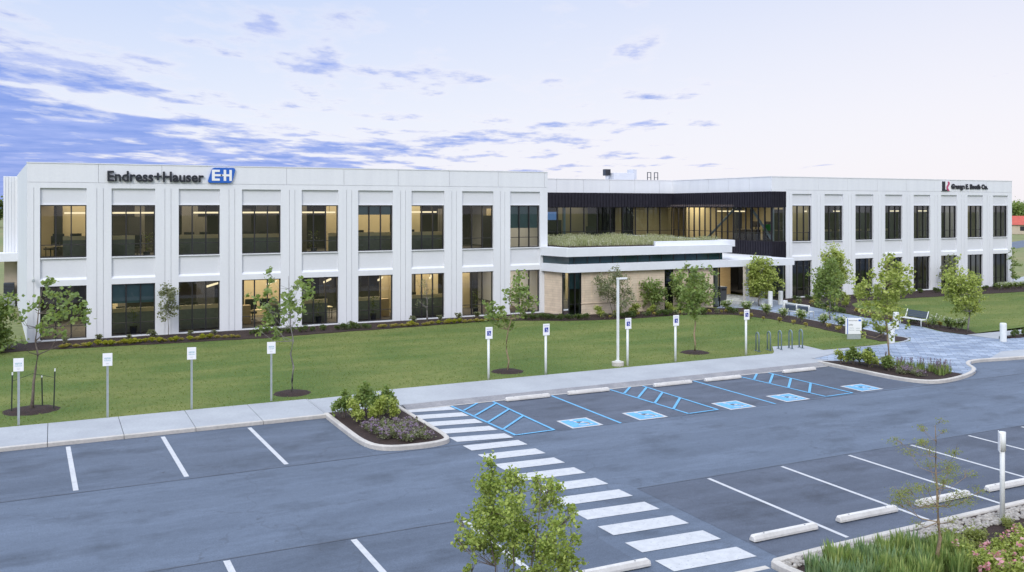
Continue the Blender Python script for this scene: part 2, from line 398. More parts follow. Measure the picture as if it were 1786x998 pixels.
# darker stall lanes (separate paving pass)
m=MB(); m.prism(rect(13.7,60,14.9,20.06),0,.004,top_only=True); child(m,'stall_paving',M['asphd'],lot,'darker asphalt of the right-hand bays')
m=MB(); m.prism(rect(-40,8.55,26.3,31.9),0,.004,top_only=True); child(m,'stall_paving',M['asphm'],lot)
m=MB(); m.prism(rect(-40,10.9,14.9,19.9),0,.004,top_only=True); child(m,'stall_paving',M['asphm'],lot)
m=MB(); m.prism(rect(14.9,32.0,26.6,31.6),0,.004,top_only=True); child(m,'stall_paving',M['asphd'],lot)
ZP=.009
def strip(a,b,w):
    a=Vector(a);b=Vector(b);d=(b-a).normalized();n=Vector((-d.y,d.x))*w/2
    return [tuple(a-n),tuple(b-n),tuple(b+n),tuple(a+n)]
for u in (.47,3.21,5.93,-2.27): child(MB().prism(strip((u-.06,31.45),(u+.06,26.5),.13),0,ZP,top_only=True),'bay_line',M['linew'],lot)
for u in (15.95,18.55,21.17,23.8,26.45,29.1,31.8): child(MB().prism(strip((u,20.0),(u-.06,15.05),.11),0,ZP,top_only=True),'bay_line',M['linew'],lot)
for u in (.5,3.24,5.97,8.66): child(MB().prism(strip((u,19.85),(u,15.0),.14),0,ZP,top_only=True),'bay_line',M['linew'],lot)
for k in range(15):
    v=31.82-1.142*k; sk=.30 if k<5 else .12
    child(MB().prism([(11.38-.010*k,v+.02),(13.12+.012*k,v-sk),(13.14+.012*k,v-sk-.62),(11.40-.010*k,v-.62)],0,ZP,top_only=True),'crosswalk_stripe',M['linew'],lot)
for ul,ur in ((13.28,14.87),(20.2,21.68),(26.8,28.4)):
    h=MB()
    h.prism(strip((ul-.08,31.5),(ul+.10,26.55),.10),0,ZP+.004,top_only=True)
    h.prism(strip((ur+.04,31.5),(ur-.04,26.6),.10),0,ZP+.008,top_only=True)
    h.prism(strip((ul+.10,26.55),(ur-.04,26.6),.09),0,ZP+.012,top_only=True)
    for vl in (30.55,29.6,28.5,27.35):
        vr=vl+1.55; b=(ur,vr)
        if vr>31.5: b=(ul+(ur-ul)*(31.5-vl)/1.55,31.5)
        h.prism(strip((ul,vl),b,.10),0,ZP+.016,top_only=True)
    child(h,'access_aisle_hatching',M['blue'],lot)
for u in (17.4,24.28): child(MB().prism(strip((u+.04,31.5),(u-.05,26.45),.10),0,ZP,top_only=True),'bay_line',M['blue'],lot,'blue bay line')
for a_,b_ in (((-40,26.25),(13.2,26.3)),((13.7,20.12),(60,20.1)),((-40,19.95),(11,19.95)),((14.9,26.5),(60,26.2))): child(MB().prism(strip(a_,b_,.045),0,.007,top_only=True),'paving_seam',M['seam'],lot)
# accessible symbols
def wheelchair(mb,cx,cy,s,z,mi,flat=True,V=None):
    """wheelchair figure as flat strips; maps (x,y) to ground or to an upright plane"""
    def P(x,y): return (cx+x*s,cy+y*s)
    polys=[]
    # wheel ring
    n=20
    for k in range(n):
        a0=math.radians(-150+ k*260/n); a1=math.radians(-150+(k+1)*260/n)
        polys.append([(.02+.26*math.cos(a0),-.14+.26*math.sin(a0)),(.02+.26*math.cos(a1),-.14+.26*math.sin(a1)),(.02+.19*math.cos(a1),-.14+.19*math.sin(a1)),(.02+.19*math.cos(a0),-.14+.19*math.sin(a0))])
    polys=[p for p in polys]
    polys.append([(-.12,.24),(-.03,.24),(.02,-.06),(-.08,-.06)])
    polys.append([(-.08,-.08),(.22,-.08),(.22,0),(-.08,0)])
    polys.append([(.15,-.08),(.23,-.08),(.34,-.36),(.26,-.38)])
    polys.append([(-.06,.05),(.14,.05),(.14,.12),(-.06,.12)])
    polys.append([(-.09+.075*math.cos(t*PI/5),.36+.075*math.sin(t*PI/5)) for t in range(10)])
    for p in polys:
        if V is None: mb.prism([P(x,y) for x,y in p],0,z,mi,top_only=True)
        else: mb.quad([(cx+x*s,V,cy+y*s) for x,y in p],mi)
for i,(u,v) in enumerate(((16.1,27.1),(18.78,27.1),(22.68,26.98),(25.45,27.1),(29.55,27.25))):
    s=MB(); s.prism([(u-.62,v-.6),(u+.58,v-.6),(u+.62,v+.6),(u-.58,v+.6)],0,ZP,0,top_only=True)
    s.prism([(u-.52,v-.5),(u+.48,v-.5),(u+.52,v+.5),(u-.48,v+.5)],0,ZP+.004,1,top_only=True)
    wheelchair(s,u,v+.02,1.05,ZP+.008,0)
    child(s,'accessible_bay_symbol',[M['linew'],M['blue']],lot)

# lawn and planting beds (sheets a few millimetres apart)
LZ=.10
lawn_poly=[(-70,34.55),(7.7,34.35),(9.9,34.5),(12,34.9),(40.5,34.9),(52.5,36.0),(120,36.0),(120,56.5),(-70,56.5)]
lawn=MB().prism(lawn_poly,0,LZ,top_only=True).build('lawn',M['lawn']); tag(lawn,'mown green lawn between the building and the car park','lawn',kind='structure')
m=MB(); m.prism([(-70,56.4),(-8,56.4),(-8,120),(-70,120)],0,LZ-.004,top_only=True); o=m.build('side_lawn',M['lawn']); tag(o,'grass strip at the left side of the building','lawn',kind='structure')
def wav(poly,amp=.12,step=.6,seed=1):
    r=random.Random(seed); out=[]
    for i in range(len(poly)):
        a=Vector(poly[i]);b=Vector(poly[(i+1)%len(poly)]);k=max(1,int((b-a).length/step))
        for j in range(k):
            p=a+(b-a)*j/k; out.append((p.x+r.uniform(-amp,amp),p.y+r.uniform(-amp,amp)))
    return out
def bed(name,poly,label,h=.13,amp=.1,seed=1):
    m=MB().prism(wav(poly,amp,.5,seed),LZ-.03,h); o=m.build(name,M['mulch']); return tag(o,label,'mulch bed',kind='structure')
bed('mulch_bed',[(-4.5,51.9),(-1,52.6),(3,52.2),(10.5,51.7),(14,52.2),(19,52.5),(24.8,53.2),(27,52.3),(29.2,51.0),(31.5,50.4),(34,50.1),(38.5,50.35),(41.0,48.9),(41.6,46),(41.3,42.7),(40.7,39.3),(40.1,35.6),(41.6,35.1),(42.6,35.9),(42.3,37.2),(43.0,39.0),(43.2,41.8),(43.65,45.1),(44.5,49.2),(44.4,51.6),(42.4,52.4),(42.2,53.1),(30.9,53.15),(30.1,55.55),(-4.5,55.55)],'dark mulch bed wrapping along the left wing and the entrance walk',.128,.07,3)
bed('mulch_bed',[(50.6,55.5),(50.4,53.4),(49.0,48.2),(47.95,44.1),(47.5,41),(47.25,38.7),(46.5,36.9),(46.6,35.5),(47.3,35.2),(48.3,36.4),(48.7,38.6),(49.2,40.6),(50.0,44),(51.2,47.5),(53.4,50.3),(56,51.6),(62,51.4),(80.5,50.7),(80.5,55.5)],'dark mulch bed along the right wing and the right edge of the walk',.128,.07,4)
bed('mulch_bed',[(47.6,33.1),(53,32.9),(53,34.0),(47.8,34.0)],'small dark planting bed beyond the right bollard',.128,.05,5)

# left sidewalk with joints, right sidewalk and ramp
sw=MB()
for i in range(-20,5):
    x0=-.15+2.18*i; x1=x0+2.165
    if x0>8.6: break
    sw.box(x0,min(x1,8.62),31.86,34.62,.0,.125,0)
    sw.box(x0,min(x1,8.62),31.68,31.855,.0,.125,1)
sw=sw.build('sidewalk',[M['conc'],M['concside']],bevel=.012); tag(sw,'pale concrete sidewalk slabs with joints and raised kerb on the left','sidewalk',kind='structure')
sw=MB()
pr=[(8.63,32.0),(11.6,32.05),(33.0,32.1),(32.6,33.0),(34.0,33.4),(36.6,34.45),(39.2,34.55),(39.15,34.72),(36.5,34.72),(35.0,34.75),(35.25,36.5),(33.5,36.8),(32.3,35.35),(31.9,35.02),(12.0,34.96),(10.0,34.55),(8.63,34.5)]
sw.prism(pr,0,.118)
sw=sw.build('sidewalk',[M['conc']]); tag(sw,'long smooth concrete sidewalk beside the accessible bays with a bike pad','sidewalk',kind='structure')
g=MB()
g.quad([(11.5,31.62,.006),(32.1,31.62,.006),(32.6,32.11,.119),(11.5,32.06,.119)])
g=g.build('kerb_ramp',M['gutter']); tag(g,'darker sloping concrete gutter along the edge of the accessible bays','kerb',kind='structure')
o=MB().prism(strip((11.5,31.57),(32.1,31.6),.09),0,.012,top_only=True).build('kerb_edge',M['concside']); tag(o,'thin pale concrete edge line at the foot of the gutter','kerb',kind='structure')
kp=[(0,0.0),(0,.125),(.03,.145),(.15,.145),(.17,.12),(.17,0)]
def smooth(pts,it=2,closed=False):
    for _ in range(it):
        q=[] if closed else [pts[0]]
        k=len(pts)
        for i in range(k if closed else k-1):
            a=pts[i];b=pts[(i+1)%k]
            q+= [(a[0]*.75+b[0]*.25,a[1]*.75+b[1]*.25),(a[0]*.25+b[0]*.75,a[1]*.25+b[1]*.75)]
        if not closed: q.append(pts[-1])
        pts=q
    return pts
isl=smooth([(8.52,31.9),(8.5,29.5),(8.52,27.4),(8.95,26.55),(10.1,26.35),(11.0,26.5),(11.28,27.0),(11.3,29.0),(11.33,31.9)],2)
o=MB().sweep(isl,kp).build('kerb',M['concside']); tag(o,'rounded concrete kerb round the planted island beside the crosswalk','kerb',kind='structure')
o=MB().prism([(x*.0+x,y) for x,y in smooth([(8.6,31.95),(8.6,29.5),(8.62,27.4),(9.0,26.65),(10.1,26.45),(10.9,26.6),(11.18,27.05),(11.2,29.0),(11.22,31.95)],2)],0,.115).build('mulch_bed',M['mulch']); tag(o,'dark mulch of the planted island beside the crosswalk','mulch bed',kind='structure')
isl2=smooth([(32.15,32.3),(32.15,30),(32.1,27.9),(32.45,26.75),(33.2,26.35),(34.8,26.6),(36.2,27.1),(37.25,27.75),(38.0,28.75),(39.1,29.3),(41.8,28.75),(60,27.4),(100,24.5)],2)
o=MB().sweep(isl2,kp).build('kerb',M['concside']); tag(o,'curving concrete kerb of the paved plaza and right island','kerb',kind='structure')
# paved plaza and walk
plaza=[(x+.08,y+.02) for x,y in isl2[2:-12]]+[(60,27.5),(60,33.0),(46.5,33.2),(46.4,35.4),(46.3,36.9),(47.1,38.7),(47.35,41.1),(47.8,44.2),(48.8,48.2),(50.2,53.4),(50.5,55.58),(50.5,68),(43.4,68),(43.4,53.3),(42.5,52.4),(44.5,51.6),(44.6,49.3),(43.75,45.1),(43.3,41.8),(43.1,39.0),(42.4,37.2),(42.7,35.9),(41.6,35.0),(39.2,34.6),(36.6,34.5),(34.0,33.45),(32.5,33.0)]
pz=MB().prism(plaza,0,.112,top_only=True).build('paved_walk',M['paver']); tag(pz,'blue grey block paved plaza and walk leading to the entrance','paved walk',kind='structure')
o=MB().prism([(46.5,33.3),(47.5,34.0),(60,33.8),(60,35.2),(48.4,35.3),(46.5,35.3)],0,.117,top_only=True).build('sidewalk',M['conc']); tag(o,'concrete path running right from the plaza beside the lawn','sidewalk',kind='structure')
o=MB().prism([(40.2,29.25),(42,29.0),(60,27.7),(60,29.8),(42.6,30.4)],0,.117,top_only=True).build('sidewalk',M['conc']); tag(o,'pale concrete ramp at the right edge of the plaza','sidewalk',kind='structure')
edge=smooth([(32.6,33.05),(34.0,33.5),(36.6,34.5),(39.2,34.62),(41.5,35.05),(42.55,35.85),(42.3,37.2),(43.05,39.0),(43.25,41.8),(43.7,45.1),(44.55,49.3)],2)
o=MB().sweep(edge,[(-.06,.0),(-.06,.132),(.06,.132),(.06,.0)]).build('kerb_edge',M['conc']); tag(o,'narrow pale concrete edging between lawn and paved walk','kerb',kind='structure')
# right island bed
o=MB().prism(wav([(32.4,32.2),(32.35,29.8),(32.3,28.0),(32.75,26.95),(33.4,26.6),(34.7,26.8),(35.4,27.05),(35.1,28.6),(34.5,30.2),(33.6,31.7)],.03,.5,8),.0,.135).build('mulch_bed',M['mulch']); tag(o,'dark mulch of the right island by the plaza','mulch bed',kind='structure')
# near bed bottom right
o=MB().sweep(smooth([(100,12.5),(40,14.4),(24,14.78),(18,14.72),(13.35,14.62),(13.1,14.45),(13.2,13.5),(13.4,10.5)],1),[(0,0),(0,.13),(.02,.15),(.16,.15),(.18,.12),(.18,0)]).build('kerb',M['concside']); tag(o,'concrete kerb round the planting bed at the bottom right','kerb',kind='structure')
o=MB().sweep([(10.9,9.5),(10.95,14.5),(10.8,14.66),(-30,15.0)],[(0,0),(0,.13),(.02,.15),(.16,.15),(.18,.12),(.18,0)]).build('kerb',M['concside']); tag(o,'concrete kerb in front of the near left bays','kerb',kind='structure')
o=MB().prism([(13.4,10.0),(60,6),(60,13.6),(40,14.2),(24,14.62),(18,14.57),(13.3,14.47)],0,.10).build('mulch_bed',M['mulch']); tag(o,'dark mulch of the planting bed at the bottom right','mulch bed',kind='structure')
o=MB().prism([(-30,6),(10.9,6),(10.9,14.5),(-30,14.8)],0,.10).build('mulch_bed',M['mulch']); tag(o,'mulch bed under the near tree','mulch bed',kind='structure')
o=MB().prism([(10.95,6),(13.15,6),(13.1,14.42),(10.95,14.48)],0,.03,top_only=True).build('path',M['asphm']); tag(o,'bluish path crossing the planting bed at the bottom border','path',kind='structure')
o=MB().prism([(10.95,14.48),(13.1,14.42),(13.1,14.60),(10.95,14.66)],0,.02).build('kerb_edge',M['concside']); tag(o,'flush concrete strip where the path meets the car park','kerb',kind='structure')
r=random.Random(5); m=MB()
def pebble(mb,x,y,z,s,r):
    n=len(mb.v); a=r.uniform(0,PI); sx_,sy_,sz_=s*r.uniform(.7,1.2),s*r.uniform(.6,1),s*r.uniform(.4,.7)
    rings=[(0,1)]
    ca,sa=math.cos(a),math.sin(a)
    pts=[(0,0,-1)]+[(math.cos(t*PI/3)*.9,math.sin(t*PI/3)*.9,-.35) for t in range(6)]+[(math.cos(t*PI/3+.5)*.85,math.sin(t*PI/3+.5)*.85,.45) for t in range(6)]+[(0,0,1)]
    for p in pts:
        k=r.uniform(.85,1.15); px,py,pz=p[0]*sx_*k,p[1]*sy_*k,p[2]*sz_*k
        mb.v.append((x+px*ca-py*sa,y+px*sa+py*ca,z+pz))
    for t in range(6):
        t2=(t+1)%6
        for f in ((n,n+1+t2,n+1+t),(n+1+t,n+1+t2,n+7+t),(n+1+t2,n+7+t2,n+7+t),(n+7+t,n+7+t2,n+13)):
            mb.f.append(f); mb.m.append(0)
for k in range(2600):
    u=r.uniform(13.3,30); pebble(m,u,r.uniform(13.9,14.45) if u>18 else r.uniform(14.08,14.42),.12,r.uniform(.03,.085),r)
o=m.build('river_stones',M['rock'],smooth=True); tag(o,'strip of pale river stones between the near kerb and the planting','stones',kind='stuff')

# turf blades: short tufts over the lawn
def in_poly(x,y,poly):
    c=False;j=len(poly)-1
    for i in range(len(poly)):
        xi,yi=poly[i];xj,yj=poly[j]
        if (yi>y)!=(yj>y) and x<(xj-xi)*(y-yi)/(yj-yi)+xi: c=not c
        j=i
    return c
main_l=[(-7,34.7),(7.7,34.45),(10,34.65),(12,35.02),(31.8,35.06),(33.3,36.9),(35.3,36.6),(35.1,34.85),(40.0,34.75),(40.5,39.3),(41.1,42.7),(41.4,46),(40.8,48.7),(38.5,50.2),(34,50.0),(31.5,50.2),(29.2,50.8),(24.8,53.0),(19,52.3),(10.5,51.5),(3,52.0),(-1,52.4),(-7,51.8)]
right_l=[(48.9,36.2),(75,36.2),(84,50.5),(62,51.2),(56,51.3),(53.6,50.1),(51.4,47.4),(50.2,44),(49.4,40.5),(48.9,38.5)]
m=MB()
for poly,cnt in ((main_l,42000),(right_l,13000)):
    xs=[p[0] for p in poly]; ys=[p[1] for p in poly]; k=0
    while k<cnt:
        x=r.uniform(min(xs),max(xs)); y=r.uniform(min(ys),max(ys))
        if not in_poly(x,y,poly): continue
        k+=1; a=r.uniform(0,PI); w=r.uniform(.012,.032); h=r.uniform(.02,.05); lx,ly=r.uniform(-.05,.05),r.uniform(-.05,.05)
        dx,dy=math.cos(a)*w,math.sin(a)*w; n=len(m.v)
        m.v+=[(x-dx,y-dy,LZ),(x+dx,y+dy,LZ),(x+lx,y+ly,LZ+h)]; m.f.append((n,n+1,n+2)); m.m.append(0)
o=m.build('lawn_grass',L['turf']); tag(o,'short mown grass blades over the lawns','grass',kind='stuff')

exec_marker=None
# ------------------------------------------------------------------ the office building
B=thing('office_building',(0,0,0),0,'long white two storey office building with dark windows and a low stone entrance wing','building')
D=55.6; ZT=9.79
def wing(u0,u1,first,pitch,n,w,shades):
    wall=MB(); par=MB()
    edges=[u0]
    for i in range(n): edges+= [first+pitch*i, first+pitch*i+w]
    edges.append(u1)
    for k in range(0,len(edges),2):
        a,b=edges[k],edges[k+1]
        wall.box(a,b,D+.05,D+.36,0,8.41)
        W_=b-a
        if W_>1.0:
            cuts=[a,a+W_*.40,a+W_*.40+.024,a+W_*.66,a+W_*.66+.024,b]
        elif W_>.6: cuts=[a,a+W_*.5,a+W_*.5+.024,b]
        else: cuts=[a,b]
        for j in range(0,len(cuts),2): wall.box(cuts[j],cuts[j+1],D,D+.05,0,8.41)
    for i in range(n):
        a=first+pitch*i; b=a+w
        wall.box(a,b,D+.0,D+.36,0,.19)                       # base under lower window
        wall.box(a,b,D+.0,D+.36,3.08,3.40)                   # band over lower window
        n0=len(wall.v)                                        # sloped ledge on the band
        wall.v+=[(a,D,3.40),(b,D,3.40),(b,D+.14,3.52),(a,D+.14,3.52)]; wall.f.append((n0,n0+1,n0+2,n0+3)); wall.m.append(0)
        for z0,z1,y in ((3.40,4.56,.14),(7.52,8.41,.14)):
            o=MB().box(a,b,D+y,D+.34,z0,z1).build('spandrel_panel',M['grey'],B)
        wall.box(a,b,D+.03,D+.36,4.56,4.62)                   # upper sill
        wall.box(a,b,D+.08,D+.36,7.485,7.52)
    # parapet: top band with joints
    par.box(u0,u1,D+.05,D+.36,8.41,ZT-.05)
    par.box(u0,u1,D,D+.05,8.41,8.705)
    x=u0; k=0
    seg=[u0]
    i=0
    while seg[-1]<u1-.01:
        nx=first+pitch*i-.9 if i else first+pitch-.66
        i+=1
        if nx>seg[-1]+1: seg.append(min(nx,u1))
        if i>n+2: seg.append(u1)
    for a,b in zip(seg,seg[1:]): par.box(a,b-.018 if b<u1 else b,D,D+.05,8.722,ZT-.05)
    par.box(u0-.03,u1+.03,D-.03,D+.40,ZT-.05,ZT)
    wall.build('wall',M['white'],B); par.build('parapet',M['white'],B)
    # windows
    for fl,(z0,z1) in enumerate(((.19,3.08),(4.62,7.485))):
        for i in range(n):
            a=first+pitch*i; b=a+w; f=MB(); t=.055; y0,y1=D+.15,D+.27
            f.box(a,b,y0,y1,z0,z0+t); f.box(a,b,y0,y1,z1-t,z1)
            f.box(a,a+t,y0,y1,z0+t,z1-t); f.box(b-t,b,y0,y1,z0+t,z1-t)
            zt=z0+.24*(z1-z0)
            for j in (1,2):
                x=a+w*j/3; f.box(x-.03,x+.03,y0,y1,z0+t,z1-t)
            for j in range(3):
                xa=a+w*j/3+(.03 if j else t); xb=a+w*(j+1)/3-(.03 if j<2 else t)
                f.box(xa,xb,y0+.03,y1,zt-.018,zt+.018)
            fo=f.build('window',M['frame'],B)
            p=MB()
            p.quad([(a+t,D+.21,z0+t),(b-t,D+.21,z0+t),(b-t,D+.21,z1-t),(a+t,D+.21,z1-t)])
            p.build('pane',M['glass' if u0<40 else 'glassr'],fo)
            if (fl,i) in shades:
                h=shades[(fl,i)]; s=MB().box(a+t,b-t,D+.30,D+.31,z1-t-h*(z1-z0),z1-t-.001)
                s.build('roller_shade',M['shade'],fo)
LW=(-.63,3.53,9,2.27); RW=(52.69,3.453,8,2.07)
wing(-1.25,30.47,*LW,{(0,1):.36,(1,5):.19,(1,8):.52,(0,8):.0001})
wing(52.03,79.5,*RW,{})
# left wing sides and back, right wing right side
m=MB()
m.quad([(-1.25,D+.3,0),(-1.25,D+.3,ZT-.05),(-2.45,79,ZT-.05),(-2.45,79,0)][::-1])
m.box(30.11,30.47,D+.36,69.0,0,ZT-.05)
m.box(79.14,79.5,D+.36,84,0,ZT-.05)
m.box(-2.3,79.4,83.6,84,0,ZT-.05)
m.build('wall',M['white'],B)
# left rear wing with ribbed cladding and its canopy
m=MB()
m.box(-3.35,-2.2,79.06,79.4,3.9,ZT-.1)
for k in range(6): m.box(-3.33+.195*k,-3.33+.195*k+.10,79.0,79.06,3.9,ZT-.12)
m.build('ribbed_cladding',M['white'],B)
MB().box(-9,-2.15,77.6,79.5,3.32,3.95).build('side_canopy',M['coping'],B,bevel=.02)
MB().box(-3.3,-2.25,79.1,79.4,0,3.32).build('wall',M['cream'],B)
MB().box(-2.25,-2.15,79.0,79.4,0,3.3).build('corner_post',M['frame'],B)
# roof deck
m=MB(); m.prism([(-1.2,D+.37),(30.1,D+.37),(30.1,68.9),(50.8,68.9),(50.8,D+.37),(79.1,D+.37),(79.1,83.5),(-2.3,83.5)],9.0,9.2); m.build('roof',M['roof'],B)
# --- recessed link and side wall of the right wing
VL=68.5; US=50.55
m=MB(); m.box(30.47,US+.3,VL+.05,VL+.4,8.60,ZT-.05)
for k in range(9):
    a=30.47+2.66*k; b=min(a+2.63,US-.002)
    if a<US: m.box(a,b,VL,VL+.05,8.60,ZT-.05)
m.box(US+.05,US+.4,D+.36,VL+.05,8.60,ZT-.05)
for k in range(5):
    a=D+.0+2.6*k; m.box(US,US+.05,a+.002,min(a+2.57,VL-.002),8.60,ZT-.05)
m.box(US+.05,52.03,D,D+.36,8.60,ZT-.05)
m.box(30.47,US-.03,VL-.03,VL+.42,ZT-.05,ZT); m.box(US-.03,US+.42,D-.03,VL+.42,ZT-.05,ZT); m.box(US+.42,51.998,D-.03,D+.40,ZT-.05,ZT)
m.build('parapet',M['white'],B)
def ribs(mb,a,b,z0,z1,n,axis,c,dirn):
    """vertical ribbed metal between a and b; axis 'u' runs along u at v=c"""
    st=(b-a)/n
    for k in range(n):
        p,q=a+st*k,a+st*(k+.55)
        if axis=='u': mb.box(p,q,c-.05,c,z0,z1)
        else: mb.box(c-.05,c,p,q,z0,z1)
f=MB()
f.box(30.47,US-.1,VL-.12,VL+.3,7.37,8.597); ribs(f,30.6,US-.2,7.35,8.598,62,'u',VL-.12,1)
f.box(US-.1,US+.3,D-.02,VL-.12,7.37,8.597); ribs(f,D+.02,VL-.2,7.35,8.598,42,'v',US-.1,1)
f.box(US+.3,52.03,D-.02,D+.30,7.37,8.597); ribs(f,US-.1,52.0,7.35,8.598,9,'u',D-.02,1)
f.build('metal_fascia',M['black'],B)
f=MB()
f.box(US-.06,US+.25,D-.02,VL,3.56,4.62); ribs(f,D+.02,66.3,3.54,4.63,36,'v',US-.06,1)
f.box(US+.25,52.03,D-.02,D+.30,3.2,4.62); ribs(f,US-.06,52.0,3.2,4.63,9,'u',D-.02,1)
f.build('metal_spandrel',M['black'],B)
# curtain walls
def curtain(name,axis,c,a,b,z0,z1,n,gl,tr=None,d=.10):
    f=MB()
    def bx(p,q,z_0,z_1,dd=d):
        if axis=='u': f.box(p,q,c,c+dd,z_0,z_1)
        else: f.box(c,c+dd,p,q,z_0,z_1)
    bx(a,b,z0,z0+.06); bx(a,b,z1-.06,z1)
    for k in range(n+1):
        x=a+(b-a)*k/n; bx(max(a,x-.03),min(b,x+.03),z0+.06,z1-.06,d*1.3)
    if tr:
        for z in tr:
            for k in range(n):
                x=a+(b-a)*k/n; y=a+(b-a)*(k+1)/n; bx(x+.03,y-.03,z-.02,z+.02,d*.8)
    o=f.build(name,M['frame'],B); p=MB()
    if axis=='u': p.quad([(a,c+.05,z0),(b,c+.05,z0),(b,c+.05,z1),(a,c+.05,z1)])
    else: p.quad([(c+.05,a,z0),(c+.05,a,z1),(c+.05,b,z1),(c+.05,b,z0)])
    p.build('pane',M[gl],o); return o
M['glassb']=glassmat('link_glass',(.58,.66,.70),1.5)
curtain('curtain_wall','u',VL,30.5,US-.05,4.4,7.37,15,'glassb',(5.25,))
curtain('curtain_wall','v',US,D+.1,VL-.05,4.62,7.37,17,'glass',(5.3,))
curtain('curtain_wall','u',D+.02,US+.1,52.0,4.62,7.37,2,'glass')
curtain('curtain_wall','u',D+.06,US+.1,52.0,.12,3.2,2,'glasst')
# diagonal steel braces behind the side glazing
br=MB()
for (v0,z0,v1,z1) in ((64.2,4.6,60.3,7.4),(55.9,4.6,58.6,7.4)):
    br.tube([(US+.45,v0,z0),(US+.45,v1,z1)],.10,8)
br.tube([(US+.45,55.95,4.4),(US+.45,55.95,7.5)],.10,8)
br.build('steel_brace',M['steel'],B)
o=MB().box(39.3,39.5,VL+.35,VL+.55,4.4,7.4).build('column',M['steel'],B)
# --- entrance pavilion
VP=53.2
P0=(30.86,VP)
s=MB()
def stonewall(a,b): s.box(a,b,VP,VP+.35,.05,3.0)
stonewall(31.75,38.55); stonewall(39.30,40.62); stonewall(41.38,42.85)
s.quad([(30.22,D-.01,.05),(30.66,VP+.72,.05),(30.66,VP+.72,3.0),(30.22,D-.01,3.0)])
s.quad([(30.66,VP+.72,.05),(31.0,VP+.8,.05),(31.0,VP+.8,3.0),(30.66,VP+.72,3.0)])
# vertical board joints standing proud
for k in range(8): s.box(31.95+.62*k,31.985+.62*k,VP-.025,VP,.9,2.98)
for u in (39.7,40.1,41.8,42.3): s.box(u,u+.03,VP-.025,VP,.9,2.98)
s.box(31.7,38.6,VP-.05,VP-.001,.86,.90); s.box(39.28,40.64,VP-.05,VP-.001,.86,.90); s.box(41.36,42.87,VP-.05,VP-.001,.86,.90)
s.build('stone_wall',M['stone'],B)
# pavilion corner window and slot windows
def slot(a,b,z0,z1,n,sh=False,side=False):
    f=MB(); f.box(a,b,VP+.02,VP+.12,z0,z0+.06); f.box(a,b,VP+.02,VP+.12,z1-.06,z1)
    for k in range(n+1):
        x=a+(b-a)*k/n; f.box(max(a,x-.035),min(b,x+.035),VP+.02,VP+.13,z0+.06,z1-.06)
    f.box(a+.04,b-.04,VP+.03,VP+.10,z0+.72,z0+.76)
    if side:
        f.box(30.72,30.82,VP+.02,VP+.75,z0,z0+.06); f.box(30.72,30.82,VP+.02,VP+.75,z1-.06,z1); f.box(30.66,30.74,VP+.66,VP+.75,z0,z1)
    o=f.build('window',M['frame'],B); p=MB(); p.quad([(a,VP+.07,z0),(b,VP+.07,z0),(b,VP+.07,z1),(a,VP+.07,z1)])
    if side: p.quad([(30.77,VP+.07,z0),(30.77,VP+.07,z1),(30.70,VP+.7,z1),(30.70,VP+.7,z0)][::-1])
    p.build('pane',M['glasst'],o)
    if sh:
        q=MB().box(a+.05,b-.03,VP+.2,VP+.21,z0+1.75,z1-.06)
        if side: q.box(30.84,30.85,VP+.2,VP+.66,z0+1.75,z1-.06)
        q.build('roller_shade',M['shade'],o)
slot(30.80,31.75,.12,3.0,2,True,True); slot(38.55,39.30,.12,3.0,1); slot(40.62,41.38,.12,3.0,1); slot(42.85,43.5,.10,3.0,1)
# pavilion inside: back wall and floor so that the slots look into a room
o=MB().box(30.5,43.4,VP+3.2,VP+3.4,.1,3.0).build('interior_wall',M['int_dark'],B)
b=MB(); b.prism([(29.95,D-.02),(30.5,VP-.32),(43.9,VP-.32),(43.9,VP+.6),(31.2,VP+.6),(30.9,D-.02)],3.0,3.54); b.build('lower_roof_band',M['coping'],B,bevel=.02)
c=MB(); c.prism([(30.1,D-.03),(30.84,VP+.08),(43.75,VP+.08),(43.75,67),(31.2,67),(30.9,D-.03)],3.54,4.06); c=c.build('clerestory_window',M['clere'],B)
for k in range(13): MB().box(31.2+1.02*k,31.24+1.02*k,VP+.045,VP+.08,3.54,4.06).build('mullion',M['frame'],c)
u_=MB(); u_.prism([(29.9,D-.02),(30.42,VP-.36),(44.3,VP-.36),(44.3,67.6),(30.55,68.2),(30.55,D-.03)],4.06,4.64); u_.build('roof_slab',M['coping'],B,bevel=.02)
u2=MB(); u2.box(37.9,45.0,VP+.15,VP+.45,4.46,4.94); u2.box(44.7,45.0,VP+.45,67.5,4.46,4.94); u2.build('roof_kerb',M['coping'],B,bevel=.02)
MB().prism([(30.75,D),(31.0,VP+.2),(37.8,VP+.2),(37.8,VP+.6),(44.5,VP+.6),(44.5,67.4),(30.75,67.9)],4.60,4.72).build('planting_bed',M['soil'],B)
# entrance canopy
cp=MB(); cp.prism([(43.9,VP-.32),(50.05,VP-.62),(50.05,D-.05),(US-.07,D-.05),(US-.07,66.5),(43.9,66.5)],3.0,3.5); cp.build('entrance_canopy',M['coping'],B,bevel=.02)
# entrance recess
MB().box(43.6,50.5,66.2,66.6,.1,3.0).build('wall',M['cream'],B)
MB().box(47.35,50.45,60.4,60.6,.1,3.0).build('timber_wall',M['wood'],B)
curtain('entrance_door','u',60.9,44.2,47.3,.12,3.0,3,'glasst',(2.3,))
MB().box(43.3,43.6,VP+.4,66.4,.1,3.0).build('wall',M['stone'],B)
c=MB()
for (u,v,w) in ((47.55,55.1,.17),(47.0,52.75,.16),(45.3,58.0,.15)): MB().box(u-w,u+w,v-w,v+w,.1,3.0).build('column',M['coping'],B,bevel=.01)

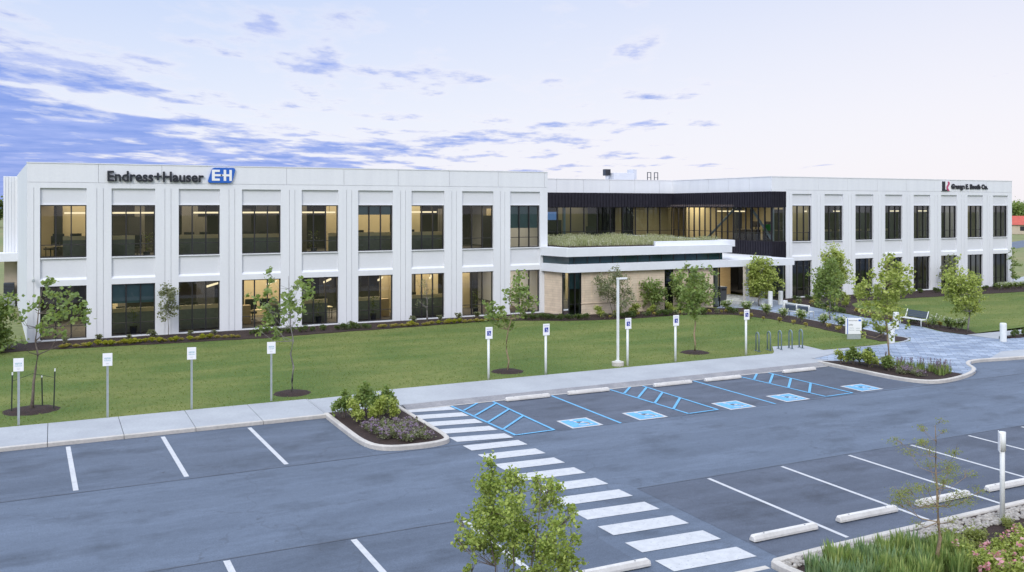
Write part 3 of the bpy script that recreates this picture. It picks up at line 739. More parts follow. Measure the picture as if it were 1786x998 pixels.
# --- inside: floors, ceilings, walls, columns, light
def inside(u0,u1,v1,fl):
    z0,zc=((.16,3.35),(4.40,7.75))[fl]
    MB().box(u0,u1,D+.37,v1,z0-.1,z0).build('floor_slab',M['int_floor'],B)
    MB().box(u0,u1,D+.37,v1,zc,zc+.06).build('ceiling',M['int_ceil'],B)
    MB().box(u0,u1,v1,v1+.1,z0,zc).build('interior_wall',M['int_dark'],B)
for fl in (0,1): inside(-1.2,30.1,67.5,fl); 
for fl in (0,1): inside(52.1,79.1,67.5,fl)
MB().box(30.5,US+1.5,VL+.1,80,4.2,4.4).build('floor_slab',M['int_floor'],B)
MB().box(30.5,60,VL+.5,80,7.6,7.7).build('ceiling',M['int_ceil'],B)
MB().box(US+.4,52.2,D+.3,VL+.5,4.3,4.4).build('floor_slab',M['int_floor'],B); MB().box(US+.4,52.2,D+.4,VL+.5,7.6,7.7).build('ceiling',M['int_ceil'],B)
MB().box(30.5,48,76,76.1,4.4,7.6).build('interior_wall',M['int_dark'],B)
MB().box(41.5,44.6,73.6,73.7,4.4,7.6).build('interior_wall',M['int_tan'],B)
MB().box(48.2,60,75.0,75.1,4.4,7.6).build('interior_wall',M['int_cream'],B)
# tan feature walls and columns seen through single bays
def inner(u0,u1,v0,v1,z0,z1,mat,name='interior_wall'): return MB().box(u0,u1,v0,v1,z0,z1).build(name,M[mat],B)
bay=lambda i:-.63+3.53*i
inner(-1.2,2.6,62.5,62.6,4.4,7.75,'int_tan')
inner(2.6,5.9,64.9,65.0,4.4,7.75,'int_dark')
inner(bay(4)+3.0,bay(4)+3.9,61.2,61.3,4.4,7.75,'int_tan'); inner(bay(5)+1.2,bay(5)+4.6,63,63.1,4.4,7.75,'int_tan')
inner(bay(6)+1.5,bay(6)+2.4,60.4,60.5,4.4,7.75,'int_cream')
inner(bay(3)+1.2,bay(3)+4.4,61.5,61.6,.16,3.35,'int_tan'); inner(bay(5)+3.6,bay(5)+4.5,60,60.1,.16,3.35,'int_tan'); inner(bay(6)+2.7,bay(6)+4.0,62,62.1,.16,3.35,'int_tan'); inner(bay(7)+1.3,bay(7)+3.3,60.5,60.6,.16,3.35,'int_tan')
inner(bay(2)+3.2,bay(2)+3.7,58.5,58.9,.16,3.35,'int_cream','column'); inner(bay(3)+3.3,bay(3)+3.6,58.3,58.6,.16,3.35,'int_cream','column')
inner(bay(3)+3.05,bay(3)+3.35,58.6,58.9,4.4,7.75,'int_cream','column'); inner(bay(0)+2.6,bay(0)+2.95,58.3,58.6,4.4,7.75,'int_cream','column')
for k in (1,3,5): inner(52.69+3.453*k+3.6,52.69+3.453*k+3.9,59.5,59.8,4.4,7.75,'int_tan','column')
inner(77.5,78.6,58.6,58.7,4.4,7.75,'int_cream'); inner(66.0,69.5,60,60.1,.16,3.35,'int_tan'); inner(73.4,75.6,59.5,59.6,.16,3.35,'int_cream')
M['int_black']=pmat('dark_panel',(.018,.018,.02),(.03,.028,.026),1,.7); M['int_cool']=pmat('cool_office_wall',(.045,.055,.07),(.07,.08,.095),.6,.8); M['int_grey']=pmat('grey_brown_wall',(.13,.12,.095),(.16,.145,.115),.6,.8)
rr_=random.Random(21)
for fl_ in (0,1):
    za,zb=((.16,3.35),(4.40,7.75))[fl_]
    for i in range(9):
        for _ in range(3):
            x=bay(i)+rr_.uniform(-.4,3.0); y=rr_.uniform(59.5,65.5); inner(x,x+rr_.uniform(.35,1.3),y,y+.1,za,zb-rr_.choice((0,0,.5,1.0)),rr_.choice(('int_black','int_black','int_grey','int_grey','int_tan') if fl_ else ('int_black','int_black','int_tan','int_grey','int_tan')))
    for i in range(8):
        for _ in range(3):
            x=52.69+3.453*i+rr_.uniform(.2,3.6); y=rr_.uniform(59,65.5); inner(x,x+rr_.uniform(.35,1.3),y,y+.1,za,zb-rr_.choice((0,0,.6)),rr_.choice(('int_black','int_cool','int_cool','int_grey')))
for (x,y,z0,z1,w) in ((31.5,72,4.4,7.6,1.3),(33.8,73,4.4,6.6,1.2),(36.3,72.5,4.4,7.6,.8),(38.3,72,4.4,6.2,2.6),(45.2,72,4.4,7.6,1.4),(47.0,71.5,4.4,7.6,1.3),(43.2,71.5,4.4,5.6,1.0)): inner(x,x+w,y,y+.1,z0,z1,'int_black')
inner(57.3,57.4,57.2,67.4,4.4,7.75,'int_cream'); inner(50.95,57.2,67.0,67.1,4.4,7.55,'int_cream')
# lamps inside (the lit offices)
def area(name,x,y,z,sx_,sy_,e):
    l=bpy.data.lights.new(name,'AREA'); l.shape='RECTANGLE'; l.size=sx_; l.size_y=sy_; l.energy=e; l.color=(1,.87,.66)
    o=bpy.data.objects.new(name,l); COL.objects.link(o); o.location=(x,y,z); o.parent=B
    if x>60: l.color=(1,.93,.80)
    return o
area('ceiling_light',14.5,60.8,7.7,29,5,1300); area('ceiling_light',14.5,60.8,3.3,29,5,1900)
area('ceiling_light',65.5,60.8,7.7,26,5,400); area('ceiling_light',65.5,60.8,3.3,26,5,280)
area('ceiling_light',38,72.5,7.55,12,4,110); area('ceiling_light',51.7,66,7.55,3,12,620)
area('ceiling_light',47.2,58,2.95,3,5,210)

# ------------------------------------------------------------------ furniture and lamps seen through the windows
proto={}
def pendant(L_):
    t=thing('pendant_light'); MB().box(-L_/2,L_/2,-.05,.05,0,.10).build('light_bar',M['lamp'],t)
    m=MB(); 
    for s_ in (-.35,.35): m.box(L_*s_-.012,L_*s_+.012,-.012,.012,.10,.75)
    m.build('rod',M['frame'],t); return t
def cubicle(w):
    t=thing('cubicle_partition'); MB().box(-w/2,w/2,0,.06,0,1.12).build('fabric_panel',M['sage'],t)
    MB().box(-w/2,w/2,-.02,.10,1.12,1.34).build('cream_band',M['int_cream'],t); return t
def monitor():
    t=thing('computer_monitor'); MB().box(-.3,.3,0,.04,.16,.54).build('screen',M['blackp'],t); MB().box(-.04,.04,.05,.09,0,.3).box(-.14,.14,.0,.16,0,.02).build('stand',M['blackp'],t); return t
def officeplant(seed):
    t=thing('potted_plant'); m=MB(); m.tube([(0,0,0),(0,0,.42)],[.17,.22],10); m.build('pot',M['navy'],t)
    r=random.Random(seed); f=MB()
    for k in range(90):
        a=r.uniform(0,2*PI); rr=r.uniform(.05,.4); z=r.uniform(.5,1.5); d=Vector((math.cos(a)*rr,math.sin(a)*rr,z)); e=d+Vector((math.cos(a)*.14,math.sin(a)*.14,r.uniform(-.05,.12))); w=.06
        n=Vector((-math.sin(a),math.cos(a),0))*w; f.quad([d-n*.2,(d+e)/2-n,e,(d+e)/2+n])
    f.tube([(0,0,.4),(.02,0,1.3)],.015,5); f.build('leaves',L['dark'],t); return t
def cabinet():
    t=thing('storage_cabinet'); MB().box(-.45,.45,0,.5,0,1.15).build('carcass',M['wood'],t); MB().box(-.43,-.005,-.02,0,.05,1.1).build('door',M['wood'],t); MB().box(.005,.43,-.02,0,.05,1.1).build('door',M['wood'],t); return t
pro={'pendant':pendant(2.6),'cub':cubicle(2.9),'mon':monitor(),'plant':officeplant(3),'cab':cabinet()}
used=set()
def put(kind,loc,rz,label,cat,group,sc=None):
    p=pro[kind]
    if kind in used: p=copy_tree(p)
    used.add(kind); p.location=loc; p.rotation_euler=(0,0,rz); tag(p,label,cat,group)
    if sc: p.scale=sc
    return p
FLN=('lower','upper')
def wl(fl,i,wing_='left'): 
    return f"{nth(i,9 if wing_=='left' else 8)} {FLN[fl]} window of the {wing_} wing"
PG='pendant lamps lit inside the offices'
for i in (0,1,2,3,4,6): put('pendant',(bay(i)+1.6+(.9 if i in(0,2) else .0),58.6+.2*(i%2),6.98),0,f'lit pendant lamp behind the {wl(1,i)}','lamp',PG)
for i in (2,3,4,5,6): put('pendant',(bay(i)+2.2,57.9,2.62),1.15,f'angled lit pendant lamp behind the {wl(0,i)}','lamp',PG)
for i in (1,2,4,5): put('pendant',(52.69+3.453*i+1.6,58.8,6.95),0,f'lit pendant lamp behind the {wl(1,i,"right")}','lamp',PG,(.6,1,1))
put('pendant',(51.9,62.0,6.95),PI/2,'lit pendant lamp behind the glazed side wall above the entrance','lamp',PG,(1.4,1,1))
CG='cubicle partitions along the office windows'
for i,(dx,w) in {0:(2.2,.75),1:(.4,.62),2:(1.7,1.3),3:(1.7,1.3),4:(2.9,.6),5:(1.5,1.3),6:(1.7,1.3)}.items(): put('cub',(bay(i)+dx,57.0,4.40),0,f'sage cubicle partition behind the {wl(1,i)}','partition',CG,(w,1,1))
for i,(dx,w) in {1:(1.4,1.0),2:(1.7,1.2),3:(2.8,.7),4:(1.0,.7),5:(1.0,.7),6:(2.0,1.2)}.items(): put('cub',(bay(i)+dx,57.2,.16),0,f'olive cubicle partition behind the {wl(0,i)}','partition',CG,(w,1,1.05))
for i in (1,2,3): put('cub',(52.69+3.453*i+1.5,57.6,4.4),0,f'dark cubicle partition behind the {wl(1,i,"right")}','partition',CG,(.9,1,.8))
MG='monitors standing on the office desks'
# a desk carries each group of monitors
def desk(x,y,z,w,label):
    t=thing('office_desk',(x,y,z),0,label,'desk','desks inside the offices')
    MB().box(-w/2,w/2,0,.75,.72,.76).build('desktop',M['int_cream'],t)
    for sx_ in (-w/2+.04,w/2-.08):
        for sy_ in (.03,.68): MB().box(sx_,sx_+.04,sy_,sy_+.04,0,.72).build('leg',M['frame'],t)
for i,n_ in {0:2,2:2,3:2,5:1,6:1}.items():
    desk(bay(i)+1.4,58.0,4.4,2.4,f'cream office desk behind the {wl(1,i)}')
    for k in range(n_): put('mon',(bay(i)+.9+.9*k,58.3,5.16),.2*k,f'{"left" if k==0 else "right"} black monitor behind the {wl(1,i)}' if n_>1 else f'single black monitor behind the {wl(1,i)}','monitor',MG,(1,1,1.3))
for i,n_ in {2:1,3:2,4:2,6:1}.items():
    desk(bay(i)+1.5,58.4,.16,2.4,f'cream office desk behind the {wl(0,i)}')
    for k in range(n_): put('mon',(bay(i)+1.1+.9*k,58.7,.92),-.2*k,f'{"left" if k==0 else "right"} dark monitor behind the {wl(0,i)}' if n_>1 else f'single dark monitor behind the {wl(0,i)}','monitor',MG,(1.2,1,1.3))
for (i,dx,fl) in ((1,1.9,1),(4,1.0,1),(1,1.2,0),(5,1.3,0),(4,1.3,0),(7,1.4,0)): put('plant',(bay(i)+dx,56.6,(.16,4.4)[fl]),i,f'leafy potted plant behind the {wl(fl,i)}','plant','office plants behind the glass',(.9,.9,1.0))
for (i,dx) in ((3,.5),(5,2.4),(6,1.0)): put('cab',(bay(i)+dx,58.0,.16),0,f'tan wooden cabinet behind the {wl(0,i)}','cabinet','cabinets inside the offices')
def chair():
    t=thing('office_chair'); MB().box(-.24,.24,-.24,.24,.44,.52).build('seat',M['blackp'],t); MB().box(-.23,.23,.20,.27,.55,1.12).build('backrest',M['blackp'],t); m=MB(); m.tube([(0,0,.05),(0,0,.44)],.03,6)
    for a in range(5): m.tube([(0,0,.10),(.28*math.cos(a*1.257),.28*math.sin(a*1.257),.04)],.02,4)
    m.build('base',M['blackp'],t); return t
pro['chair']=chair()
for (i,fl,dx) in ((0,1,.5),(0,1,1.3),(1,1,1.6),(2,1,2.4),(3,1,.6),(5,1,2.1),(6,1,.7),(1,0,.8),(2,0,.6),(3,0,1.3),(4,0,2.0),(5,0,.5),(7,0,.6)):
    put('chair',(bay(i)+dx,59.3,(.16,4.4)[fl]),rr_.uniform(-1,1),f'{"right" if (i,fl,dx)==(0,1,1.3) else "left" if (i,fl)==(0,1) else "single"} black office chair behind the {wl(fl,i)}','chair','black office chairs behind the windows',(1.1,1.1,1.15))
def sideboard():
    t=thing('sideboard'); MB().box(-1.2,1.2,0,.5,0,1.0).build('carcass',M['blackp'],t); MB().box(-1.22,1.22,-.02,.52,1.0,1.04).build('top',M['int_grey'],t); MB().box(-1.15,-.02,-.015,0,.06,.95).build('door',M['greydark'],t); MB().box(.02,1.15,-.015,0,.06,.95).build('door',M['greydark'],t); return t
pro['side']=sideboard()
put('side',(54.4,59.2,4.4),PI/2,'long black sideboard behind the glazed side wall, nearest the corner','sideboard','black sideboards behind the glazing'); put('side',(54.4,62.4,4.4),PI/2,'long black sideboard behind the glazed side wall, farther from the corner','sideboard','black sideboards behind the glazing')
for k in range(3): put('mon',(54.3,58.6+1.5*k,5.44),PI/2,f'black monitor on the sideboards behind the glazed side wall, {("nearest the corner","middle","farthest from the corner")[k]}','monitor',MG,(1.5,1,1.3))
# green screen in the glazed corner
t=thing('green_monitor',(52.0,57.6,5.2),0,'bright green screen glowing in the glazed corner above the entrance','monitor'); MB().box(-.5,.5,0,.05,.25,.75).build('screen',M['green'],t); MB().box(-.05,.05,.06,.12,-.8,.3).build('stand',M['blackp'],t)
t=thing('blue_screen',(40.6,75.6,5.9),0,'pale blue wall screen glowing behind the recessed glazing','screen'); MB().box(0,1.9,0,.06,0,1.0).build('panel',emitmat('screen_blue',(.18,.36,.75),.5),t); MB().box(-.05,1.95,.06,.12,-.05,1.05).build('bezel',M['blackp'],t)

# ------------------------------------------------------------------ rooftop equipment
t=thing('louvre_hood',(52.05,82,9.2),0,'small dark louvred hood poking above the parapet','roof vent'); MB().box(-.32,.32,-.2,.3,1.45,2.12).build('hood',M['greydark'],t)
m=MB(); [m.box(-.3,.3,-.24,-.2,1.5+.12*k,1.56+.12*k) for k in range(5)]; m.build('louvre',M['frame'],t); MB().box(-.12,.12,-.1,.1,0,1.45).build('duct',M['unit'],t)
t=thing('rooftop_unit',(53.9,82,9.2),0,'pale grey rooftop air handling unit beside the dark hood','air handler'); MB().box(-1.35,1.2,-.6,.9,.1,1.75).build('casing',M['unit'],t,bevel=.03); MB().prism([(1.2,-.4),(1.75,-.2),(1.75,.6),(1.2,.8)],1.1,2.15).build('intake_hood',M['unit'],t); MB().box(-1.3,1.1,-.5,.8,0,.1).build('curb',M['frame'],t)
for (x,lb) in ((57.4,'left of two thin steel roof ladder frames'),(58.3,'right of two thin steel roof ladder frames')):
    t=thing('roof_ladder',(x,82,9.2),0,lb,'ladder','ladder frames above the parapet')
    for s_ in (-.22,.22): MB().box(s_-.035,s_+.035,-.03,.03,0,1.9).build('rail',M['greydark'],t)
    MB().box(-.22,.22,-.03,.03,1.83,1.9).build('rung',M['greydark'],t); MB().box(-.22,.22,-.03,.03,1.3,1.35).build('rung',M['greydark'],t)

# ------------------------------------------------------------------ writing
def textmesh(txt,size,extr,width=None,bold=0.0):
    cu=bpy.data.curves.new('lettering','FONT'); cu.body=txt; cu.size=size; cu.extrude=extr; cu.offset=bold; cu.resolution_u=3
    ob=bpy.data.objects.new('tmp_text',cu); COL.objects.link(ob)
    bpy.context.view_layer.update()
    me=bpy.data.meshes.new_from_object(ob.evaluated_get(bpy.context.evaluated_depsgraph_get()))
    bpy.data.objects.remove(ob); bpy.data.curves.remove(cu)
    xs=[v.co.x for v in me.vertices]; x0,x1=min(xs),max(xs)
    k=(width/(x1-x0)) if width else 1
    for v in me.vertices: v.co=Vector(((v.co.x-x0)*k,-v.co.z,v.co.y))
    me.flip_normals() if False else None
    return me
def text(txt,size,loc,mat,parent,extr=.02,width=None,name='lettering',bold=0.0,rz=0):
    me=textmesh(txt,size,extr,width,bold); me.materials.clear(); me.materials.append(mat); me.name=name
    o=bpy.data.objects.new(name,me); COL.objects.link(o); o.parent=parent; o.location=loc; o.rotation_euler=(0,0,rz); return o
# main company sign
t=thing('company_sign',(2.68,D,8.80),0,'large dark wall lettering with a blue logo badge on the left wing parapet','wall sign')
text('Endress+Hauser',.80,(0,-.10,.02),M['letter'],t,.04,5.12,bold=.02)
lg=MB(); 
pts=smooth([(5.30,-.02),(6.68,-.02),(6.90,.86),(5.58,.86)],0)
rp=[]
for i in range(4):
    a,b,c_=Vector(pts[i-1]),Vector(pts[i]),Vector(pts[(i+1)%4])
    for q in ((b+(a-b).normalized()*.14),(b+(a-b).normalized()*.04+(c_-b).normalized()*.04),(b+(c_-b).normalized()*.14)): rp.append(tuple(q))
n=len(rp); lg.v+=[(x,-.14,z) for x,z in rp]+[(x,-.02,z) for x,z in rp]
lg.f.append(tuple(range(n))); lg.m.append(0)
for i in range(n): j=(i+1)%n; lg.f.append((i,n+i,n+j,j)); lg.m.append(0)
lo=lg.build('logo_badge',M['logob'],t)
e=MB()
def lb_(x0,x1,z0,z1):
    sh=.10*0
    e.box(5.55+x0*1.0,5.55+x1*1.0,-.16,-.141,.10+z0*.64,.10+z1*.64)
lb_(.0,.16,0,1); lb_(.16,.44,.80,1); lb_(.16,.44,0,.20); lb_(.16,.40,.405,.60); lb_(.40,.58,.41,.595); lb_(.66,.80,0,1); lb_(.98,1.12,0,1); lb_(.80,.98,.405,.60); lb_(.50,.66,.42,.585)
e.build('logo_letters',M['signw'],lo)
# tenant sign on the right wing
t=thing('tenant_sign',(69.95,D,8.80),0,'small dark lettering with a black and red square logo on the right wing parapet','wall sign')
q=MB().box(0,1.12,-.08,-.01,-.03,.82); q=q.build('logo_badge',M['signw'],t); q2=MB(); q2.box(0,.42,-.10,-.081,-.03,.82); q2.box(.42,.70,-.10,-.081,-.03,.10); q2.build('logo_black_field',M['letter'],q)
q3=MB()
for k in range(14):
    z=.02+.76*k/13; x=.66+.11*math.sin(k/13*2*PI+2.6); q3.box(x,x+.20,-.12,-.105,z-.032,z+.032)
q3.build('logo_ribbon',M['red'],q)
text('George E. Booth Co.',.56,(1.25,-.06,.20),M['letter'],t,.03,4.85,bold=.03)

# ------------------------------------------------------------------ signs, lamps and street furniture
def sign_visitor(u,v,h,word,label):
    t=thing('parking_sign',(u,v,.1),0,label,'sign','visitor parking signs at the left bays')
    m=MB(); m.box(-.028,.028,-.014,.014,-.05,h-.02); [m.box(s_*.028-.008,s_*.028+.008,-.026,-.014,-.05,h-.02) for s_ in (-1,1)]; m.build('post',M['galv'],t)
    p=MB().box(-.155,.155,-.04,-.03,h-.44,h).build('plate',M['signw'],t,bevel=.01)
    text(word,.085,(-.105,-.044,h-.21),M['teal'],p,.001,.21); text('PARKING',.04,(-.105,-.044,h-.27),M['teal'],p,.001,.21); text('ONLY',.04,(-.05,-.044,h-.37),M['galv'],p,.001,.10)
    t.rotation_euler=(0,0,-.12)
for (u,v,h,lb) in ((-1.03,34.85,2.24,'white sign on a grey post, leftmost, in front of the staked tree'),(1.69,34.8,2.22,'white sign on a grey post in front of the second left window'),(4.47,34.85,2.23,'white sign on a grey post standing clear on open lawn'),(7.33,34.95,2.22,'white sign on a grey post just left of a young mulched tree')): sign_visitor(u,v,h,'VISITOR',lb)
def sign_acc(u,v,h,label):
    t=thing('accessible_parking_sign',(u,v,.1),0,label,'sign','accessible parking signs along the sidewalk')
    m=MB().tube([(0,0,-.05),(0,0,h-.42)],.055,10); m.build('post',M['wpost'],t,smooth=True)
    p=MB().box(-.155,.155,-.075,-.06,h-.50,h).build('plate',M['signw'],t,bevel=.012); q=MB().box(-.085,.085,-.081,-.0755,h-.36,h-.16).build('symbol_field',M['signb'],p)
    w=MB(); wheelchair(w,0,h-.26,.19,0,0,V=-.084); w.build('wheelchair_symbol',M['signw'],q)
    text('RESERVED',.04,(-.11,-.078,h-.10),M['signb'],p,.001,.22)
    MB().box(-.03,.03,-.062,.03,h-.46,h-.1).build('bracket',M['galv'],t)
    t.rotation_euler=(0,0,-.10)
for (u,v,h,lb) in ((16.45,35.2,2.22,'accessible sign on a white post left of the third mulched tree'),(19.2,35.2,2.2,'accessible sign on a white post, second from the left, alone on the lawn edge'),(23.55,35.35,2.2,'accessible sign on a white post right beside the lamp post base'),(26.2,35.3,2.2,'accessible sign on a white post left of the fourth mulched tree'),(30.45,35.3,2.25,'accessible sign on a white post, rightmost, near the bike racks')): sign_acc(u,v,h,lb)
# lamp post
t=thing('lamp_post',(23.2,35.62,.1),0,'slim white lamp post with a short flat arm on a concrete base','lamp post')
MB().tube([(0,0,-.05),(0,0,.18)],.28,16).build('base',M['concside'],t,bevel=.01); MB().box(-.044,.044,-.044,.044,.18,4.02).build('pole',M['wpost'],t); MB().box(-.05,.48,-.06,.06,3.95,4.03).build('lamp_head',M['wpost'],t,bevel=.01); MB().box(-.09,.09,-.09,.09,.18,.24).build('base_plate',M['wpost'],t)
# right sign post seen from behind
t=thing('accessible_parking_sign',(19.75,14.05,.1),0,'white sign post seen from its side in the planted bed at the right','sign')
MB().tube([(0,0,-.05),(0,0,2.05)],.055,12).build('post',M['wpost'],t,smooth=True)
m=MB(); p=[(-.02+.19*math.sin(a),.09-.19*math.cos(a)*.5) for a in [(-.9+1.8*k/8) for k in range(9)]]
MB().box(-.155,.155,.06,.075,1.60,2.06).build('plate',M['signw'],t,bevel=.01)
MB().tube([(0,0,1.62),(0,0,2.065)],.075,12).build('collar',M['wpost'],t,smooth=True)
t.rotation_euler=(0,0,.75)
# bike racks
rk=None
rl=('leftmost grey bike rack loop standing on the lawn','second grey bike rack loop, at the left tip of the concrete pad','middle grey bike rack loop on the concrete pad','fourth grey bike rack loop on the concrete pad','rightmost grey bike rack loop on the concrete pad')
for k,(u,v) in enumerate(((31.75,35.95),(32.5,35.95),(33.2,35.92),(33.85,35.85),(34.5,35.8))):
    if rk is None:
        rk=thing('bike_rack'); tb=MB(); tb.tube([(0,-.16,.0),(0,-.16,.78)]+[(0,-.16*math.cos(a),.78+.16*math.sin(a)) for a in (.4,.8,1.2,1.57,1.95,2.35,2.75)]+[(0,.16,.78),(0,.16,0)],.035,8); tb.build('loop',M['rack'],rk,smooth=True)
        for s_ in (-.16,.16): MB().tube([(0,s_,0),(0,s_,.02)],.085,12).build('foot_plate',M['rack'],rk)
        c_=rk
    else: c_=copy_tree(rk)
    c_.location=(u,v,.118); c_.rotation_euler=(0,0,-.25); tag(c_,rl[k],'bike rack','bike racks by the sidewalk')
# wayfinding sign
t=thing('wayfinding_sign',(39.45,36.95,.1),-.42,'white wayfinding sign panel with a blue stripe beside the paved plaza','sign')
p=MB().box(-.44,.44,-.05,.05,.28,1.15).build('panel',M['signw'],t,bevel=.008); MB().box(-.37,-.325,-.056,-.0505,.29,1.14).build('blue_stripe',M['logob'],p); MB().box(-.36,.40,-.03,.03,-.05,.28).build('base',M['galv'],t)
text('Endress+Hauser',.09,(-.28,-.054,1.0),M['letter'],p,.001,.50); MB().box(.26,.40,-.056,-.0505,.99,1.08).build('logo_badge',M['logob'],p); text('Lobby',.13,(-.28,-.054,.76),M['letter'],p,.001,.24); text('Shipping',.08,(-.25,-.054,.60),M['galv'],p,.001,.24); text('Receiving',.08,(-.25,-.054,.48),M['galv'],p,.001,.27)
MB().box(.12,.34,-.056,-.0505,.59,.615).box(.12,.34,-.056,-.0505,.48,.505).build('arrow',M['galv'],p)
# benches
def bench(loc,rz,label,mb,ml):
    t=thing('park_bench',loc,rz,label,'bench')
    m=MB(); [m.box(-.85,.85,-.22+.11*k,-.13+.11*k,.42,.46) for k in range(4)]; m.build('seat',M[ml],t)
    R=Matrix.Rotation(-.18,4,'X'); m=MB(); [m.box(-.85,.85,.22,.255,.55+.105*k,.645+.105*k,0,R) for k in range(4)]; m.build('backrest',M[mb],t)
    for s_ in (-.85,.85):
        m=MB(); m.tube([(s_,-.22,0),(s_,-.22,.42),(s_,.2,.44)],.026,8); m.tube([(s_,.28,0),(s_,.18,.45),(s_,.36,.95)],.026,8); m.build('leg',M['wpost'],t,smooth=True)
    return t
bench((47.1,39.4,.115),-PI/2-.12+.0,'slate grey slatted bench on white legs at the edge of the plaza','slate','wpost')
# second bench seen from behind: white tubular frame
t=thing('park_bench',(44.05,45.9,.115),PI/2+.12,'white framed bench with dark inset panels beside the entrance walk','bench')
for s_ in (-1.0,0,1.0):
    m=MB(); m.tube([(s_,.2,0),(s_,.22,.72),(s_,.16,.82)],.04,8); m.tube([(s_,-.25,0),(s_,-.25,.42),(s_,.2,.44)],.035,8); m.build('leg',M['wpost'],t,smooth=True)
m=MB(); m.tube([(-1.0,.17,.82),(1.0,.17,.82)],.045,8); m.tube([(-1.0,.21,.34),(1.0,.21,.34)],.035,8); m.build('frame_rail',M['wpost'],t,smooth=True)
for s_ in (-.5,.5): MB().box(s_-.42,s_+.42,.19,.22,.42,.74).build('backrest',M['slate'],t)
MB().box(-1,1,-.26,.18,.40,.45).build('seat',M['wpost'],t)
# bollards
bo=None
for (u,v,h,lb) in ((45.9,32.6,1.0,'white cylindrical bollard at the right corner of the plaza'),(43.9,47.0,1.0,'white bollard beside the white framed bench'),(48.5,52.4,1.0,'white bollard in the mulch right of the entrance columns'),(46.6,51.4,1.15,'white bollard just left of the entrance walk tree'),(40.1,34.95,1.0,'white bollard at the plaza edge in front of the bench'),(44.9,38.8,1.0,'white bollard at the far side of the walk before the bench')):
    if bo is None:
        bo=thing('bollard'); MB().tube([(0,0,0),(0,0,.98)],.17,20).build('tube',M['wpost'],bo,smooth=False,bevel=.015); MB().tube([(0,0,.98),(0,0,1.0)],.15,20).build('cap',M['coping'],bo); c_=bo
    else: c_=copy_tree(bo)
    c_.location=(u,v,.11); c_.scale=(1,1,h); tag(c_,lb,'bollard','white bollards along the walk')
# bin
t=thing('litter_bin',(46.2,56.4,.112),0,'grey litter bin between the entrance columns','bin'); MB().box(-.3,.3,-.3,.3,0,1.0).build('body',M['bin'],t,bevel=.02); MB().box(-.33,.33,-.33,.33,1.0,1.12).build('lid',M['slate'],t,bevel=.02); MB().box(-.2,.2,-.305,-.2999,.82,.95).build('opening',M['blackp'],t)
# wall camera at the left corner and condenser at the left rear
t=thing('security_camera',(-.95,D,3.5),0,'small white security camera on an arm at the left corner','camera'); MB().box(-.05,.05,-.03,0,-.1,.1).build('mount',M['wpost'],t); MB().tube([(0,-.02,0),(0,-.30,.05)],.025,6).build('arm',M['wpost'],t); MB().box(-.06,.06,-.55,-.25,-.12,.0).build('housing',M['galv'],t,bevel=.01); MB().tube([(0,-.3,.05),(0,-.3,.35)],.02,6).build('antenna',M['wpost'],t)
t=thing('condenser_unit',(-2.95,78.4,.0),0,'dark grey condenser unit below the left side canopy','air conditioner'); MB().box(-.35,.35,-.35,.35,.7,1.7).build('casing',M['greydark'],t,bevel=.02); MB().box(-.4,.4,-.4,.4,-.05,.7).build('plinth',M['conc'],t); m=MB(); [m.box(-.36,.36,-.37,-.351,.78+.11*k,.82+.11*k) for k in range(8)]; m.build('grille',M['frame'],t)
# wheel stops
ws=None
def wstop():
    t=thing('wheel_stop'); m=MB(); prof=[(-.09,0),(-.09,.05),(-.055,.125),(.055,.125),(.09,.05),(.09,0)]
    xs=[(-.94,.75),(-.90,1),(-.55,1),(.55,1),(.90,1),(.94,.75)]
    for (x,k) in xs: m.v+=[(x,y*(k*.5+.5),z*k) for y,z in prof]
    for i in range(5):
        for j in range(5): a=i*6+j; m.f.append((a,a+6,a+7,a+1)); m.m.append(0)
    m.f.append(tuple(range(6))); m.m.append(0); m.f.append(tuple(range(30,36))[::-1]); m.m.append(0)
    m.build('bar',M['wstop'],t)
    for x in (-.62,.62): MB().box(x-.10,x+.10,-.088,.088,-.02,.0).build('foot',M['greydark'],t)
    for x in (-.6,.6): MB().tube([(x,0,.12),(x,0,.128)],.022,8).build('spike_cap',M['greydark'],t)
    return t
wl_=[(16.3,31.32,'wheel stop in the accessible bay beside the first blue hatching'),(19.0,31.3,'wheel stop in the second accessible bay from the left'),(22.95,31.1,'wheel stop in the middle accessible bay right of the second hatching'),(25.55,31.08,'wheel stop in the accessible bay left of the third hatching'),(29.9,31.12,'wheel stop in the rightmost accessible bay by the planted island'),
 (14.72,15.78,'wheel stop nearest the crosswalk end in the front right bays'),(17.37,15.84,'second wheel stop right of the crosswalk in the front right bays'),(20.0,15.84,'wheel stop behind the sparse feathery tree'),(22.6,15.84,'wheel stop just behind the white sign post at the right'),(25.25,15.9,'wheel stop at the right border of the photo'),(10.05,15.72,'wheel stop cut by the bottom border, left of the crosswalk'),(7.3,15.72,'wheel stop below the near tree')]
for k,(u,v,lb) in enumerate(wl_):
    if ws is None: ws=wstop(); c_=ws
    else: c_=copy_tree(ws)
    c_.location=(u,v,.028); c_.rotation_euler=(0,0,random.uniform(-.015,.015)); tag(c_,'pale concrete '+lb,'wheel stop','wheel stops in the bays')
